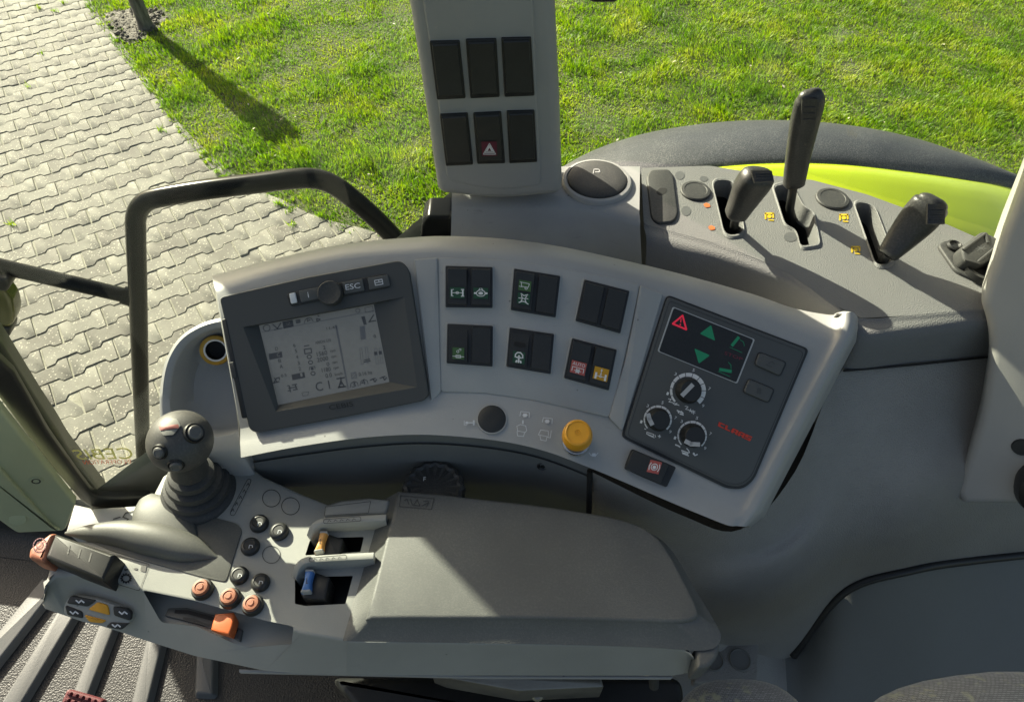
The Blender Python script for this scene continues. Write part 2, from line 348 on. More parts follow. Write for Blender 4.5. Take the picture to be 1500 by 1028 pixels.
def grassmat():
    m, nt, out = newmat('grass_blades'); L = nt.links.new
    geo = N(nt, 'ShaderNodeNewGeometry'); n1 = N(nt, 'ShaderNodeTexNoise'); n1.inputs['Scale'].default_value = 2.3; n1.inputs['Detail'].default_value = 5; L(geo.outputs['Position'], n1.inputs['Vector'])
    a = N(nt, 'ShaderNodeMath', operation='MULTIPLY_ADD'); L(geo.outputs['Random Per Island'], a.inputs[0]); a.inputs[1].default_value = 0.45
    b_ = N(nt, 'ShaderNodeMath', operation='MULTIPLY_ADD'); L(n1.outputs[0], b_.inputs[0]); b_.inputs[1].default_value = 1.5; b_.inputs[2].default_value = -0.48; L(b_.outputs[0], a.inputs[2])
    cr = N(nt, 'ShaderNodeValToRGB'); L(a.outputs[0], cr.inputs[0]); e = cr.color_ramp.elements
    e[0].position = 0.05; e[0].color = (0.045, 0.12, 0.006, 1); e[1].position = 0.97; e[1].color = (0.36, 0.36, 0.09, 1)
    x = e.new(0.4); x.color = (0.13, 0.24, 0.009, 1); x = e.new(0.72); x.color = (0.25, 0.325, 0.017, 1)
    d = N(nt, 'ShaderNodeBsdfPrincipled'); d.inputs['Roughness'].default_value = 0.5; d.inputs['Specular IOR Level'].default_value = 0.35; L(cr.outputs[0], d.inputs['Base Color'])
    t = N(nt, 'ShaderNodeBsdfTranslucent'); hs = N(nt, 'ShaderNodeMix', data_type='RGBA', blend_type='MULTIPLY'); hs.inputs[0].default_value = 1; L(cr.outputs[0], hs.inputs[6]); hs.inputs[7].default_value = (1.5, 1.6, 0.6, 1); L(hs.outputs[2], t.inputs[0])
    mx = N(nt, 'ShaderNodeMixShader'); mx.inputs[0].default_value = 0.45; L(d.outputs[0], mx.inputs[1]); L(t.outputs[0], mx.inputs[2]); L(mx.outputs[0], out.inputs[0]); return m
M['grass'] = grassmat()
def groundmat(name, ca, cb, sc, bump=0.5, bs=40):
    m, nt, out = newmat(name); L = nt.links.new; geo = N(nt, 'ShaderNodeNewGeometry')
    n1 = N(nt, 'ShaderNodeTexNoise'); n1.inputs['Scale'].default_value = sc; n1.inputs['Detail'].default_value = 8; L(geo.outputs['Position'], n1.inputs['Vector'])
    mr = N(nt, 'ShaderNodeMapRange'); mr.inputs[1].default_value = 0.35; mr.inputs[2].default_value = 0.65; L(n1.outputs[0], mr.inputs[0])
    mx = N(nt, 'ShaderNodeMix', data_type='RGBA'); L(mr.outputs[0], mx.inputs[0]); mx.inputs[6].default_value = c4(ca); mx.inputs[7].default_value = c4(cb)
    b = N(nt, 'ShaderNodeBsdfPrincipled'); b.inputs['Roughness'].default_value = 0.9; L(mx.outputs[2], b.inputs['Base Color'])
    n2 = N(nt, 'ShaderNodeTexNoise'); n2.inputs['Scale'].default_value = bs; n2.inputs['Detail'].default_value = 6; L(geo.outputs['Position'], n2.inputs['Vector'])
    bp = N(nt, 'ShaderNodeBump'); bp.inputs['Strength'].default_value = bump; bp.inputs['Distance'].default_value = 0.02; L(n2.outputs[0], bp.inputs['Height']); L(bp.outputs[0], b.inputs['Normal'])
    L(b.outputs[0], out.inputs[0]); return m
M['lawnsoil'] = groundmat('lawn_soil', (0.040, 0.060, 0.014), (0.075, 0.085, 0.022), 9, 0.8, 60)
M['soil'] = groundmat('soil', (0.06, 0.052, 0.042), (0.19, 0.175, 0.15), 30, 1.0, 45)
M['sand'] = groundmat('joint_sand', (0.22, 0.215, 0.17), (0.36, 0.35, 0.29), 12, 0.6, 180)
def pavermat():
    m, nt, out = newmat('concrete_paver'); L = nt.links.new; geo = N(nt, 'ShaderNodeNewGeometry'); oi = N(nt, 'ShaderNodeObjectInfo')
    n1 = N(nt, 'ShaderNodeTexNoise'); n1.inputs['Scale'].default_value = 5; n1.inputs['Detail'].default_value = 9; n1.inputs['Roughness'].default_value = 0.7; L(geo.outputs['Position'], n1.inputs['Vector'])
    ad = N(nt, 'ShaderNodeMath', operation='ADD'); L(oi.outputs['Random'], ad.inputs[0]); L(geo.outputs['Random Per Island'], ad.inputs[1])
    fr = N(nt, 'ShaderNodeMath', operation='FRACT'); L(ad.outputs[0], fr.inputs[0])
    ma = N(nt, 'ShaderNodeMath', operation='MULTIPLY_ADD'); L(fr.outputs[0], ma.inputs[0]); ma.inputs[1].default_value = 0.5; m1 = N(nt, 'ShaderNodeMath', operation='MULTIPLY_ADD'); L(n1.outputs[0], m1.inputs[0]); m1.inputs[1].default_value = 1.5; m1.inputs[2].default_value = -0.52; L(m1.outputs[0], ma.inputs[2])
    cr = N(nt, 'ShaderNodeValToRGB'); L(ma.outputs[0], cr.inputs[0]); e = cr.color_ramp.elements
    e[0].position = 0.0; e[0].color = (0.10, 0.092, 0.080, 1); e[1].position = 1.0; e[1].color = (0.245, 0.24, 0.205, 1); x = e.new(0.5); x.color = (0.165, 0.16, 0.137, 1)
    v = N(nt, 'ShaderNodeTexVoronoi'); v.inputs['Scale'].default_value = 62; L(geo.outputs['Position'], v.inputs['Vector'])
    r = N(nt, 'ShaderNodeMapRange'); r.inputs[1].default_value = 0.34; r.inputs[2].default_value = 0.18; L(v.outputs['Distance'], r.inputs[0])
    sp = N(nt, 'ShaderNodeMath', operation='MULTIPLY'); L(r.outputs[0], sp.inputs[0]); sep = N(nt, 'ShaderNodeSeparateColor'); L(v.outputs['Color'], sep.inputs[0]); gt = N(nt, 'ShaderNodeMath', operation='GREATER_THAN'); L(sep.outputs[0], gt.inputs[0]); gt.inputs[1].default_value = 0.5; L(gt.outputs[0], sp.inputs[1])
    mx = N(nt, 'ShaderNodeMix', data_type='RGBA'); L(sp.outputs[0], mx.inputs[0]); L(cr.outputs[0], mx.inputs[6]); mx.inputs[7].default_value = (0.40, 0.38, 0.32, 1)
    b = N(nt, 'ShaderNodeBsdfPrincipled'); b.inputs['Roughness'].default_value = 0.78; b.inputs['Specular IOR Level'].default_value = 0.3; L(mx.outputs[2], b.inputs['Base Color'])
    n2 = N(nt, 'ShaderNodeTexNoise'); n2.inputs['Scale'].default_value = 150; n2.inputs['Detail'].default_value = 4; L(geo.outputs['Position'], n2.inputs['Vector'])
    bp = N(nt, 'ShaderNodeBump'); bp.inputs['Strength'].default_value = 0.7; bp.inputs['Distance'].default_value = 0.004; L(n2.outputs[0], bp.inputs['Height']); L(bp.outputs[0], b.inputs['Normal']); L(b.outputs[0], out.inputs[0]); return m
M['paver'] = pavermat()
def barkmat():
    m, nt, out = newmat('bark'); L = nt.links.new; tc = N(nt, 'ShaderNodeTexCoord'); mp = N(nt, 'ShaderNodeMapping'); mp.inputs['Scale'].default_value = (14, 14, 4); L(tc.outputs['Object'], mp.inputs[0])
    n1 = N(nt, 'ShaderNodeTexNoise'); n1.inputs['Scale'].default_value = 2; n1.inputs['Detail'].default_value = 8; L(mp.outputs[0], n1.inputs['Vector'])
    cr = N(nt, 'ShaderNodeValToRGB'); L(n1.outputs[0], cr.inputs[0]); cr.color_ramp.elements[0].position = 0.3; cr.color_ramp.elements[0].color = (0.055, 0.05, 0.045, 1); cr.color_ramp.elements[1].position = 0.7; cr.color_ramp.elements[1].color = (0.23, 0.21, 0.19, 1)
    b = N(nt, 'ShaderNodeBsdfPrincipled'); b.inputs['Roughness'].default_value = 0.85; L(cr.outputs[0], b.inputs['Base Color']); bp = N(nt, 'ShaderNodeBump'); bp.inputs['Distance'].default_value = 0.01; L(n1.outputs[0], bp.inputs['Height']); L(bp.outputs[0], b.inputs['Normal']); L(b.outputs[0], out.inputs[0]); return m
M['bark'] = barkmat()
def fabricmat():
    m, nt, out = newmat('seat_fabric'); L = nt.links.new; tc = N(nt, 'ShaderNodeTexCoord')
    w = N(nt, 'ShaderNodeTexBrick'); w.inputs['Scale'].default_value = 110; w.inputs['Color1'].default_value = (0.32, 0.325, 0.315, 1); w.inputs['Color2'].default_value = (0.22, 0.225, 0.22, 1); w.inputs['Mortar'].default_value = (0.06, 0.065, 0.065, 1); w.inputs['Mortar Size'].default_value = 0.03; L(tc.outputs['Object'], w.inputs['Vector'])
    n1 = N(nt, 'ShaderNodeTexNoise'); n1.inputs['Scale'].default_value = 60; n1.inputs['Detail'].default_value = 5; L(tc.outputs['Object'], n1.inputs['Vector'])
    r = N(nt, 'ShaderNodeMapRange'); r.inputs[1].default_value = 0.56; r.inputs[2].default_value = 0.66; r.inputs[4].default_value = 0.7; L(n1.outputs[0], r.inputs[0])
    mx = N(nt, 'ShaderNodeMix', data_type='RGBA'); L(r.outputs[0], mx.inputs[0]); L(w.outputs[0], mx.inputs[6]); mx.inputs[7].default_value = (0.42, 0.42, 0.27, 1)
    b = N(nt, 'ShaderNodeBsdfPrincipled'); b.inputs['Roughness'].default_value = 0.95; b.inputs['Sheen Weight'].default_value = 0.4; L(mx.outputs[2], b.inputs['Base Color']); bp = N(nt, 'ShaderNodeBump'); bp.inputs['Strength'].default_value = 0.8; bp.inputs['Distance'].default_value = 0.002; L(w.outputs[0], bp.inputs['Height']); L(bp.outputs[0], b.inputs['Normal']); L(b.outputs[0], out.inputs[0]); return m
M['fabric'] = fabricmat()

# ================================================================== the setting: lawn, path, tree
random.seed(7); rng = np.random.default_rng(11)
edge_px = [(118, -40), (133, 0), (150, 30), (172, 55), (196, 90), (228, 128), (250, 165), (280, 200), (303, 222), (338, 252), (372, 276), (410, 292), (450, 312), (490, 326), (560, 345), (640, 380), (760, 470)]
edge_w = [hz(x, y, 0) for x, y in edge_px]
edge_s = [Vector((p.x, p.y, 0)) for p in catmull(edge_w, 8)]
pave_poly = [(-14, 18)] + [(-14, -4), (2.5, -4)] + [(p.x, p.y) for p in reversed(edge_s)] + [(edge_s[0].x-2.2, 18)]
pv = np.array(pave_poly)
def in_poly(x, y, P):
    c = np.zeros(np.shape(x), bool); n = len(P)
    for i in range(n):
        x0, y0 = P[i]; x1, y1 = P[i-1]
        if y0 == y1: continue
        k = ((y0 > y) != (y1 > y)) & (x < (x1-x0)*(y-y0)/(y1-y0)+x0); c ^= k
    return c
b = MB(); b.add([(-400, -400, 0), (400, -400, 0), (400, 400, 0), (-400, 400, 0)], [(0, 1, 2, 3)], 0, False)
lawn = tag(b.build('ground', M['lawnsoil']), 'wide level lawn reaching out beyond the path', kind='structure')
b = MB(); tri = tessellate_polygon([[Vector((x, y, 0)) for x, y in pave_poly]])
b.add([(x, y, 0.004) for x, y in pave_poly], tri, 0, False)
path = tag(b.build('path', M['sand']), 'grey concrete block paving running beside the lawn', kind='structure')
# bare earth round the tree foot
tree_p = hz(213, 44, 0)
b = MB(); sp = []
soil_px = [(158, 18), (190, 14), (225, 12), (245, 24), (232, 40), (210, 56), (190, 66), (172, 52), (160, 36)]
for p in catmull([hz(x, y, 0.009) for x, y in soil_px], 6, True):
    sp.append(p+Vector((random.uniform(-.03, .03), random.uniform(-.03, .03), 0)))
c0 = sum(sp, Vector())/len(sp); rs = [sp]
for k in (0.75, 0.5, 0.25): rs.append([c0+(p-c0)*k+Vector((0, 0, 0.012*(1-k)+random.uniform(0, 0.018))) for p in sp])
b.rings(rs, cap0=False); tag(b.build('soil_patch', M['soil']), 'bare earth around the foot of the tree', kind='structure')
b = MB()
for i in range(260):
    t = random.random(); k = math.sqrt(random.random())*0.98; p = sp[random.randrange(len(sp))]; q = c0+(p-c0)*k; r = random.uniform(.006, .02)
    b.lathe(q+Vector((0, 0, 0.01)), (random.uniform(-.4, .4), random.uniform(-.4, .4), 1), [(r*.6, -r*.3), (r, r*.1), (r*.55, r*.7)], 6)
tag(b.build('soil_crumbs', M['soil']), 'loose crumbs of earth at the tree foot', kind='stuff')

# pavers: double-T concrete blocks in half bond
LA, LS, ANG = 0.240, 0.143, math.radians(33.0)
av = Vector((math.cos(ANG), math.sin(ANG), 0)); bv = Vector((-math.sin(ANG), math.cos(ANG), 0))
org = hz(90, 490, 0); GAP = 0.0045; D2 = 0.0135
def paver_loop(ins, z):
    h = LS/2; L = LA/2-ins; w = h+D2-ins; m = h-D2-ins; q = LA/4; r = 0.009
    up = [(-L, w), (-q-r, w), (-q+r, m), (q-r, m), (q+r, w), (L, w)]
    return [Vector((x, y, z)) for x, y in up]+[Vector((x, -y, z)) for x, y in reversed(up)]
def paver_rings(z0=0.0, jit=None):
    return [paver_loop(GAP+0.004, 0.0), paver_loop(GAP+0.001, -0.0014), paver_loop(GAP, -0.004), paver_loop(GAP, -0.05)]
TOPZ = 0.0095
rotm = Matrix.Rotation(ANG, 3, 'Z')
cells = []
edge_in = np.array([(p.x, p.y) for p in edge_s])
for r_ in range(-30, 90):
    for c_ in range(-45, 60):
        p = org + av*(LA*(c_+(0.5 if r_ % 2 else 0.0)-0.5)) + bv*(LS*r_)
        v = p-CC; zc = v.dot(FW)
        if zc < 1: continue
        x = 750+FPX*v.x/zc; y = 514-FPX*v.dot(UP)/zc
        if not (-160 < x < 760 and -160 < y < 860): continue
        if y > 330 and x > 640: continue
        ins_ = in_poly(np.array([p.x]), np.array([p.y]), pave_poly)[0]
        dd = np.hypot(edge_in[:, 0]-p.x, edge_in[:, 1]-p.y); ke = int(dd.argmin()); clip = None
        if dd[ke] < 0.17:
            e0 = edge_s[max(ke-2, 0)]; e1 = edge_s[min(ke+2, len(edge_s)-1)]; tg = (e1-e0).normalized(); clip = (edge_s[ke], Vector((-tg.y, tg.x, 0)))
            if (p-clip[0]).dot(clip[1]) > 0 and ins_: clip = (clip[0], -clip[1])
            if (p-clip[0]).dot(clip[1]) < 0 and not ins_: clip = (clip[0], -clip[1])
        elif not ins_: continue
        cells.append((p, x, y, zc, clip))
# hidden behind console / armrest cells are not needed
def seen(x, y):
    if 0 <= x < 230 and 0 <= y < 745: return True
    return 0 <= x < 620 and y < 470 and y >= 0
vis = sorted([c for c in cells if seen(c[1], c[2])], key=lambda c: c[3])
nearset = vis[:300]; ids = set(id(c) for c in nearset)
variants = []
for k in range(4):
    b = MB(); rs = paver_rings()
    j = [Vector((random.uniform(-.0025, .0025), random.uniform(-.0025, .0025), 0)) for _ in rs[0]]
    rs = [[p+q for p, q in zip(r, j)] for r in rs]
    b.rings(rs, 0, cap1=False); me_o = b.build('paver', M['paver'], sharp=25); variants.append(me_o.data); bpy.data.objects.remove(me_o)
def clip_poly(P, c, nn):
    out = []
    for i in range(len(P)):
        a, e = P[i], P[(i+1) % len(P)]; da, de = (a-c).dot(nn), (e-c).dot(nn)
        if da <= 0: out.append(a)
        if (da <= 0) != (de <= 0): out.append(a.lerp(e, da/(da-de)))
    return out
def cut_paver(c):
    off = Vector((c[0].x, c[0].y, 0)); P = [rotm @ q+off for q in paver_loop(GAP, 0)]; cc_ = c[4][0]
    P = clip_poly(P, Vector((cc_.x, cc_.y, 0)), c[4][1])
    if len(P) < 3: return None
    ar = sum(P[i].x*P[(i+1) % len(P)].y-P[(i+1) % len(P)].x*P[i].y for i in range(len(P)))/2
    if abs(ar) < 0.004: return None
    b = MB(); z = TOPZ+random.gauss(0, .0016); b.prism([p+Vector((0, 0, z)) for p in P], (0, 0, 1), .05, .003, 2, cap_bot=False); return b
for c in [c for c in nearset if c[4]]:
    b = cut_paver(c)
    if b: b.build('paver', M['paver'], path, sharp=25)
for c in [c for c in nearset if not c[4]]:
    o = bpy.data.objects.new('paver', variants[random.randrange(4)]); COL.objects.link(o); o.parent = path
    o.location = (c[0].x, c[0].y, TOPZ+random.gauss(0, 0.0016)); o.rotation_euler = (random.gauss(0, .010), random.gauss(0, .008), ANG+random.gauss(0, .006)+(math.pi if random.random() < .5 else 0))
b = MB()
for c in cells:
    if id(c) in ids: continue
    if c[4]:
        b2 = cut_paver(c)
        if b2: b.add(b2.v, b2.f, 0, True)
        continue
    R_ = Matrix.Rotation(random.gauss(0, .01), 3, 'X') @ Matrix.Rotation(ANG+random.gauss(0, .006), 3, 'Z'); off = Vector((c[0].x, c[0].y, TOPZ+random.gauss(0, .0016)))
    b.rings([[R_ @ p+off for p in r] for r in paver_rings()], 0, cap1=False)
o = b.build('paver_field', M['paver'], path, sharp=25); o['kind'] = 'stuff'

# grass: hundreds of thousands of blades in one object
def blades(n, xr, yr):
    x = rng.uniform(*xr, n); y = rng.uniform(*yr, n)
    vx, vyy, vz = x, y, np.full(n, -CAM_H)
    zc = vyy*FW.y+vz*FW.z; px = 750+FPX*vx/zc; py = 514-FPX*(vyy*UP.y+vz*UP.z)/zc
    wob = 0.035*np.sin(x*23+y*17)+0.025*np.sin(x*61-y*47)
    keep = (zc > 0.5) & (px > 60) & (px < 1640) & (py > -130) & (py < 440)
    keep &= ~in_poly(x+wob+0.03, y+wob, pave_poly)
    s_ = np.array([(p.x, p.y) for p in sp])
    keep &= ~(in_poly(x+wob, y+wob, s_) & (rng.random(n) > 0.05))
    return x[keep], y[keep], zc[keep]
def vnoise(x, y, s, seed):
    r = np.random.default_rng(seed); T = r.random((64, 64)); X = x*s; Y = y*s
    i = np.floor(X).astype(int); j = np.floor(Y).astype(int); fx = X-i; fy = Y-j; fx = fx*fx*(3-2*fx); fy = fy*fy*(3-2*fy)
    g = lambda a, c: T[a % 64, c % 64]
    return (g(i, j)*(1-fx)+g(i+1, j)*fx)*(1-fy)+(g(i, j+1)*(1-fx)+g(i+1, j+1)*fx)*fy
gx, gy, gz = blades(900000, (-5.5, 9.0), (1.3, 9.5))
pk = rng.random(len(gx)) < np.clip((5.2/gz)**1.2, 0.35, 1)
gx, gy = gx[pk], gy[pk]; n = len(gx)
cl = 0.5*vnoise(gx, gy, 3.1, 1)+0.3*vnoise(gx, gy, 7.7, 2)+0.2*vnoise(gx, gy, 17, 3)
hgt = (0.012+0.115*np.clip(cl-0.25, 0, 1)**1.35)*rng.uniform(0.6, 1.35, n)
az = rng.uniform(0, 2*np.pi, n); lean = rng.uniform(0.25, 1.15, n)+0.4*(1-cl)
dirx = np.cos(az)*0.7+1.2*(vnoise(gx, gy, 5, 5)-0.5); diry = np.sin(az)*0.7+1.2*(vnoise(gx, gy, 5, 6)-0.5)
wa = az+np.pi/2+rng.uniform(-.6, .6, n); w = rng.uniform(0.0017, 0.0040, n)
wx, wy = np.cos(wa)*w, np.sin(wa)*w
V = np.zeros((n, 5, 3), np.float32)
zb = 0.0
mx_, my_ = gx+dirx*lean*hgt*0.35, gy+diry*lean*hgt*0.35
tx, ty = gx+dirx*lean*hgt*0.95, gy+diry*lean*hgt*0.95
V[:, 0] = np.stack([gx-wx, gy-wy, np.full(n, zb)], 1); V[:, 1] = np.stack([gx+wx, gy+wy, np.full(n, zb)], 1)
V[:, 2] = np.stack([mx_+wx*.8, my_+wy*.8, hgt*0.6], 1); V[:, 3] = np.stack([mx_-wx*.8, my_-wy*.8, hgt*0.6], 1)
V[:, 4] = np.stack([tx, ty, hgt*(1-0.25*np.clip(lean-.6, 0, 1))], 1)
me = bpy.data.meshes.new('grass'); me.vertices.add(n*5); me.vertices.foreach_set('co', V.ravel())
base = np.arange(n)*5
loops = np.stack([base, base+1, base+2, base+3, base+3, base+2, base+4], 1).ravel()
me.loops.add(n*7); me.loops.foreach_set('vertex_index', loops)
me.polygons.add(n*2); st = np.stack([np.arange(n)*7, np.arange(n)*7+4], 1).ravel(); me.polygons.foreach_set('loop_start', st)
me.update(calc_edges=True); me.materials.append(M['grass'])
o = bpy.data.objects.new('grass', me); COL.objects.link(o); tag(o, 'short bright green lawn grass catching low sun', 'grass', kind='stuff')

# pollarded tree, only its foot shows; its shadow lies across the lawn
t = thing('tree', 'slim grey tree trunk standing where lawn meets paving', 'tree', tree_p)
b = MB(); rs = []
for h, r in ((-.05, .085), (.02, .07), (.10, .058), (.30, .056), (.55, .066), (.75, .085), (.95, .11), (1.12, .125)):
    c = tree_p+Vector((0.02*math.sin(h*4), 0.015*math.cos(h*5), h))
    rs.append([c+Vector((math.cos(a), math.sin(a), 0))*r*(1+.10*math.sin(3*a+h*2)+.06*math.sin(7*a)) for a in [2*math.pi*k/18 for k in range(18)]])
b.rings(rs); b.build('trunk', M['bark'], t, sharp=60)
b = MB()
for i in range(16):
    a = random.uniform(0, 6.28); rr = random.uniform(0, .11); c = tree_p+Vector((math.cos(a)*rr, math.sin(a)*rr, random.uniform(1.08, 1.24))); s_ = random.uniform(.04, .07)
    b.lathe(c, (random.uniform(-.5, .5), random.uniform(-.5, .5), 1), [(s_*.3, -s_), (s_*.9, -s_*.5), (s_, 0), (s_*.8, s_*.6), (s_*.2, s_)], 10)
b.build('crown', M['bark'], t, sharp=60)

# weeds in the joints and pale litter on the grass
b = MB()
for (x, y, k_) in ((93, 6, 9), (58, 13, 7), (80, 18, 5), (172, 62, 14), (236, 192, 8), (62, 80, 5), (40, 128, 4), (408, 300, 16), (470, 318, 14), (430, 330, 8), (330, 262, 12), (205, 96, 14), (250, 172, 12), (300, 226, 12), (16, 330, 4)):
    c = hz(x, y, .008)
    for i in range(k_*3):
        a = random.uniform(0, 6.28); r_ = random.gauss(0, .018); h_ = random.uniform(.015, .05); q = c+Vector((math.cos(a)*r_, math.sin(a)*r_, 0)); d_ = Vector((random.uniform(-1, 1), random.uniform(-1, 1), 0))*h_*.7; w_ = Vector((math.cos(a+1), math.sin(a+1), 0))*.003
        b.add([q-w_, q+w_, q+d_*.5+w_*.7+Vector((0, 0, h_*.6)), q+d_+Vector((0, 0, h_))], [(0, 1, 2), (0, 2, 3)], 0, False)
tag(b.build('joint_weeds', M['grass']), 'small tufts of grass growing in the paving joints', 'weeds', kind='stuff')
M['litter'] = flatmat('dry_leaf', (0.40, 0.37, 0.28), 0.7)
b = MB()
for i in range(70):
    c = hz(random.uniform(240, 1480), random.uniform(0, 260), .035); 
    if in_poly(np.array([c.x]), np.array([c.y]), pave_poly)[0]: continue
    s_ = random.uniform(.008, .022); u = Vector((random.uniform(-1, 1), random.uniform(-1, 1), random.uniform(-.5, .5))).normalized(); w_ = u.cross(Vector((0, .2, 1))).normalized()
    b.add([c-u*s_, c+w_*s_*.5+Vector((0, 0, .004)), c+u*s_, c-w_*s_*.5], [(0, 1, 2), (0, 2, 3)], 0, True)
tag(b.build('leaf_litter', M['litter']), 'scattered pale dry leaf bits on the lawn', 'leaves', kind='stuff')
M['postolive'] = plastic('post_olive', (0.022, 0.025, 0.019), 0.4, 0.0, 10, 0.1, 6)
# ================================================================== outside the cab: fender, handrail, added mirror, lamp
DZ = 2.33                                                  # height of the lever deck
# rear mudguard: black skin over the tyre, lime panel towards the cab
t = thing('rear_fender', 'black and lime green rear mudguard outside the cab window', 'mudguard', hz(1150, 235, 2.0))
cols = [(790, 268, 292, 330), (860, 226, 268, 320), (930, 200, 256, 312), (1000, 186, 245, 312), (1080, 178, 236, 312), (1160, 178, 233, 315), (1240, 185, 236, 330), (1320, 200, 245, 350), (1400, 226, 256, 375), (1480, 262, 270, 400), (1560, 305, 300, 430), (1640, 360, 345, 470)]
def fz(x): return 2.14-0.16*((x-1150)/420.0)**2
G = []
for x, yo, yb, yi in cols:
    zb_ = fz(x); pb = hz(x, yb, zb_); po = hz(x, yo, zb_-0.03)
    mid = pb.lerp(po, 0.5)+Vector((0, 0, 0.02)); dn = po+Vector((0, 0.03, -0.10)); dn2 = po+Vector((0, 0.02, -0.25))
    G.append(catmull([pb+Vector((0, -0.01, -0.03)), pb+Vector((0, 0.004, 0.0)), mid, po, dn, dn2], 4))
G2 = list(zip(*G)); b = MB(); b.grid([[Vector(p) for p in catmull(list(r), 5)] for r in G2]); b.build('skin', M['fenderblack'], t, sharp=60)
G = []
for x, yo, yb, yi in cols:
    zb_ = fz(x); pb = hz(x, yb, zb_); pi = hz(x, yi, zb_-0.05); q = pb.lerp(pi, 0.35)+Vector((0, 0, 0.012))
    G.append(catmull([pb+Vector((0, 0.002, -0.012)), pb+Vector((0, -0.012, -0.004)), q, pi, pi+Vector((0, -0.03, -0.12))], 4))
G2 = list(zip(*G)); b = MB(); b.grid([[Vector(p) for p in catmull(list(r), 5)] for r in G2]); b.build('panel', M['lime'], t, sharp=60)

# black tubular handrail in front of the window
HY = 1.02
pts = [(214, 760), (211, 700), (206, 560), (202, 430), (199, 345)]
rail = [vy(x, y, HY) for x, y in pts]
cpx = [(199, 345), (200, 315), (212, 297), (235, 289), (300, 278), (380, 268), (430, 262), (462, 262), (490, 272), (525, 298), (565, 335), (620, 395)]
rail2 = [vy(x, y, HY) for x, y in cpx]
t = thing('handrail', 'glossy black tubular handrail bent in a hoop outside the window', 'handrail', rail[0])
b = MB(); b.tube(catmull(rail[:-1]+rail2, 7), 0.0185, 18); b.build('tube', M['gloss'], t, sharp=60)
b = MB(); p0 = vy(213, 742, HY); b.prism([p0+Vector((dx, dy, 0)) for dx, dy in ((-.05, -.03), (.05, -.03), (.05, .03), (-.05, .03))], (0, 0, 1), .012, .003); b.build('foot_plate', M['gloss'], t)
# mirror arm joining the handrail, mirror, unseen above the frame, added to shade armrest
pa = [vy(x, y, 1.03) for x, y in ((188, 434), (90, 411), (-20, 385), (-120, 362), (-170, 340))]
t = thing('mirror_arm', 'black straight tube running from the handrail to the left edge', 'tube', pa[0])
b = MB(); b.tube(catmull(pa, 6), 0.0165, 16); b.build('tube', M['gloss'], t, sharp=60)
b = MB(); b.tube([vy(193, 436, 1.03), vy(180, 432, 1.03)], 0.0205, 16); b.build('clamp', M['gloss'], t, sharp=60)
mt = thing('added_side_mirror', 'unseen black side mirror added to shade the armrest', 'mirror', (-0.80, 1.2, 2.70))
b = MB(); q = roundpoly([(-0.94, 2.66), (-0.50, 2.66), (-0.50, 3.10), (-0.94, 3.10)], 0.05)
b.prism([Vector((x, 1.17, z)) for x, z in q], (0, -1, 0), .09, .02); b.build('shell', M['black'], mt)
b = MB(); q = roundpoly([(-0.915, 2.69), (-0.53, 2.69), (-0.53, 3.07), (-0.915, 3.07)], 0.04); b.prism([Vector((x, 1.167, z)) for x, z in q], (0, -1, 0), .004); b.build('glass', M['chrome'], mt)
b = MB(); b.tube(catmull([pa[-1], Vector((-1.42, 1.1, 2.7)), Vector((-1.40, 1.25, 3.14)), Vector((-0.88, 1.25, 3.13)), Vector((-0.80, 1.24, 3.06))], 6), .015, 12); b.build('bracket', M['gloss'], mt)
# lamp at the left edge
lp = vy(-6, 455, 0.98)
t = thing('marker_lamp', 'small olive lamp with black back cut off by left edge', 'lamp', lp)
b = MB(); pl_ = Plane(lp, (0.3, -1, 0.3)); b.prism([pl_.at(x, y, .02) for x, y in roundpoly([(-30, 425), (2, 420), (17, 440), (22, 462), (16, 482), (-30, 478)], 9)], pl_.n, .05, .012); b.build('lens', M['lens'], t)
b = MB(); b.prism([pl_.at(x, y, .022) for x, y in roundpoly([(-30, 478), (16, 480), (14, 494), (-30, 492)], 4)], pl_.n, .05, .004); b.build('housing', M['black'], t); b = MB(); b.prism([pl_.at(x, y, .024) for x, y in roundpoly([(-30, 405), (10, 408), (15, 418), (10, 428), (-30, 424)], 4)], pl_.n, .05, .006); b.build('gasket', M['black'], t)

# ================================================================== window glass, pillars, ledge, floor
def pane(name, plist, z0, z1, label, wh):
    t = thing(name, label, 'window', (plist[0][0], plist[0][1], z0)); b = MB(); rs = []
    for dz in (0, 1):
        pass
    top = []; n = len(plist)
    inner = [Vector((x, y, 0)) for x, y in plist]
    outl = [Vector((x, y, z0)) for x, y in plist]+[Vector((x, y, z1)) for x, y in reversed(plist)]
    off = Vector((0, .004, 0))
    m = len(outl); fs = []
    for i in range(n-1): fs.append((i, i+1, m-2-i, m-1-i))
    b.add(outl, fs, 0, False); b.add([p+off for p in outl], [f[::-1] for f in fs], 0, False)
    b.build('pane', M['glass'], t); return t
front_win = pane('side_window', [(-0.735, .53), (-0.55, .69), (-0.33, .85), (-0.10, .965)], 1.93, 3.5, 'clear side window pane in front of the switch column, lettered sticker on it', .004)
pane('rear_quarter_window', [(0.10, .965), (0.20, .965), (0.48, .935), (0.72, .80), (0.95, .62)], DZ-.02, 3.5, 'clear window pane behind the levers, mudguard beyond it', .004)
# mirrored sticker on the front pane
_d = Vector((.185, .16, 0)); GP = Plane((-0.735, .53, 0), (_d.y, -_d.x, 0))
b = MB(); Mg = GP.fn(.0015)
text(b, Mg, 'CEBIS', [(192, 655), (103, 659), (116, 673), (196, 672)], 0)
text(b, Mg, 'IN OPERATION', [(192, 673), (120, 674), (124, 680), (192, 679)], 1)
b.build('sticker', [M['decalyellow'], M['decalred']], front_win)

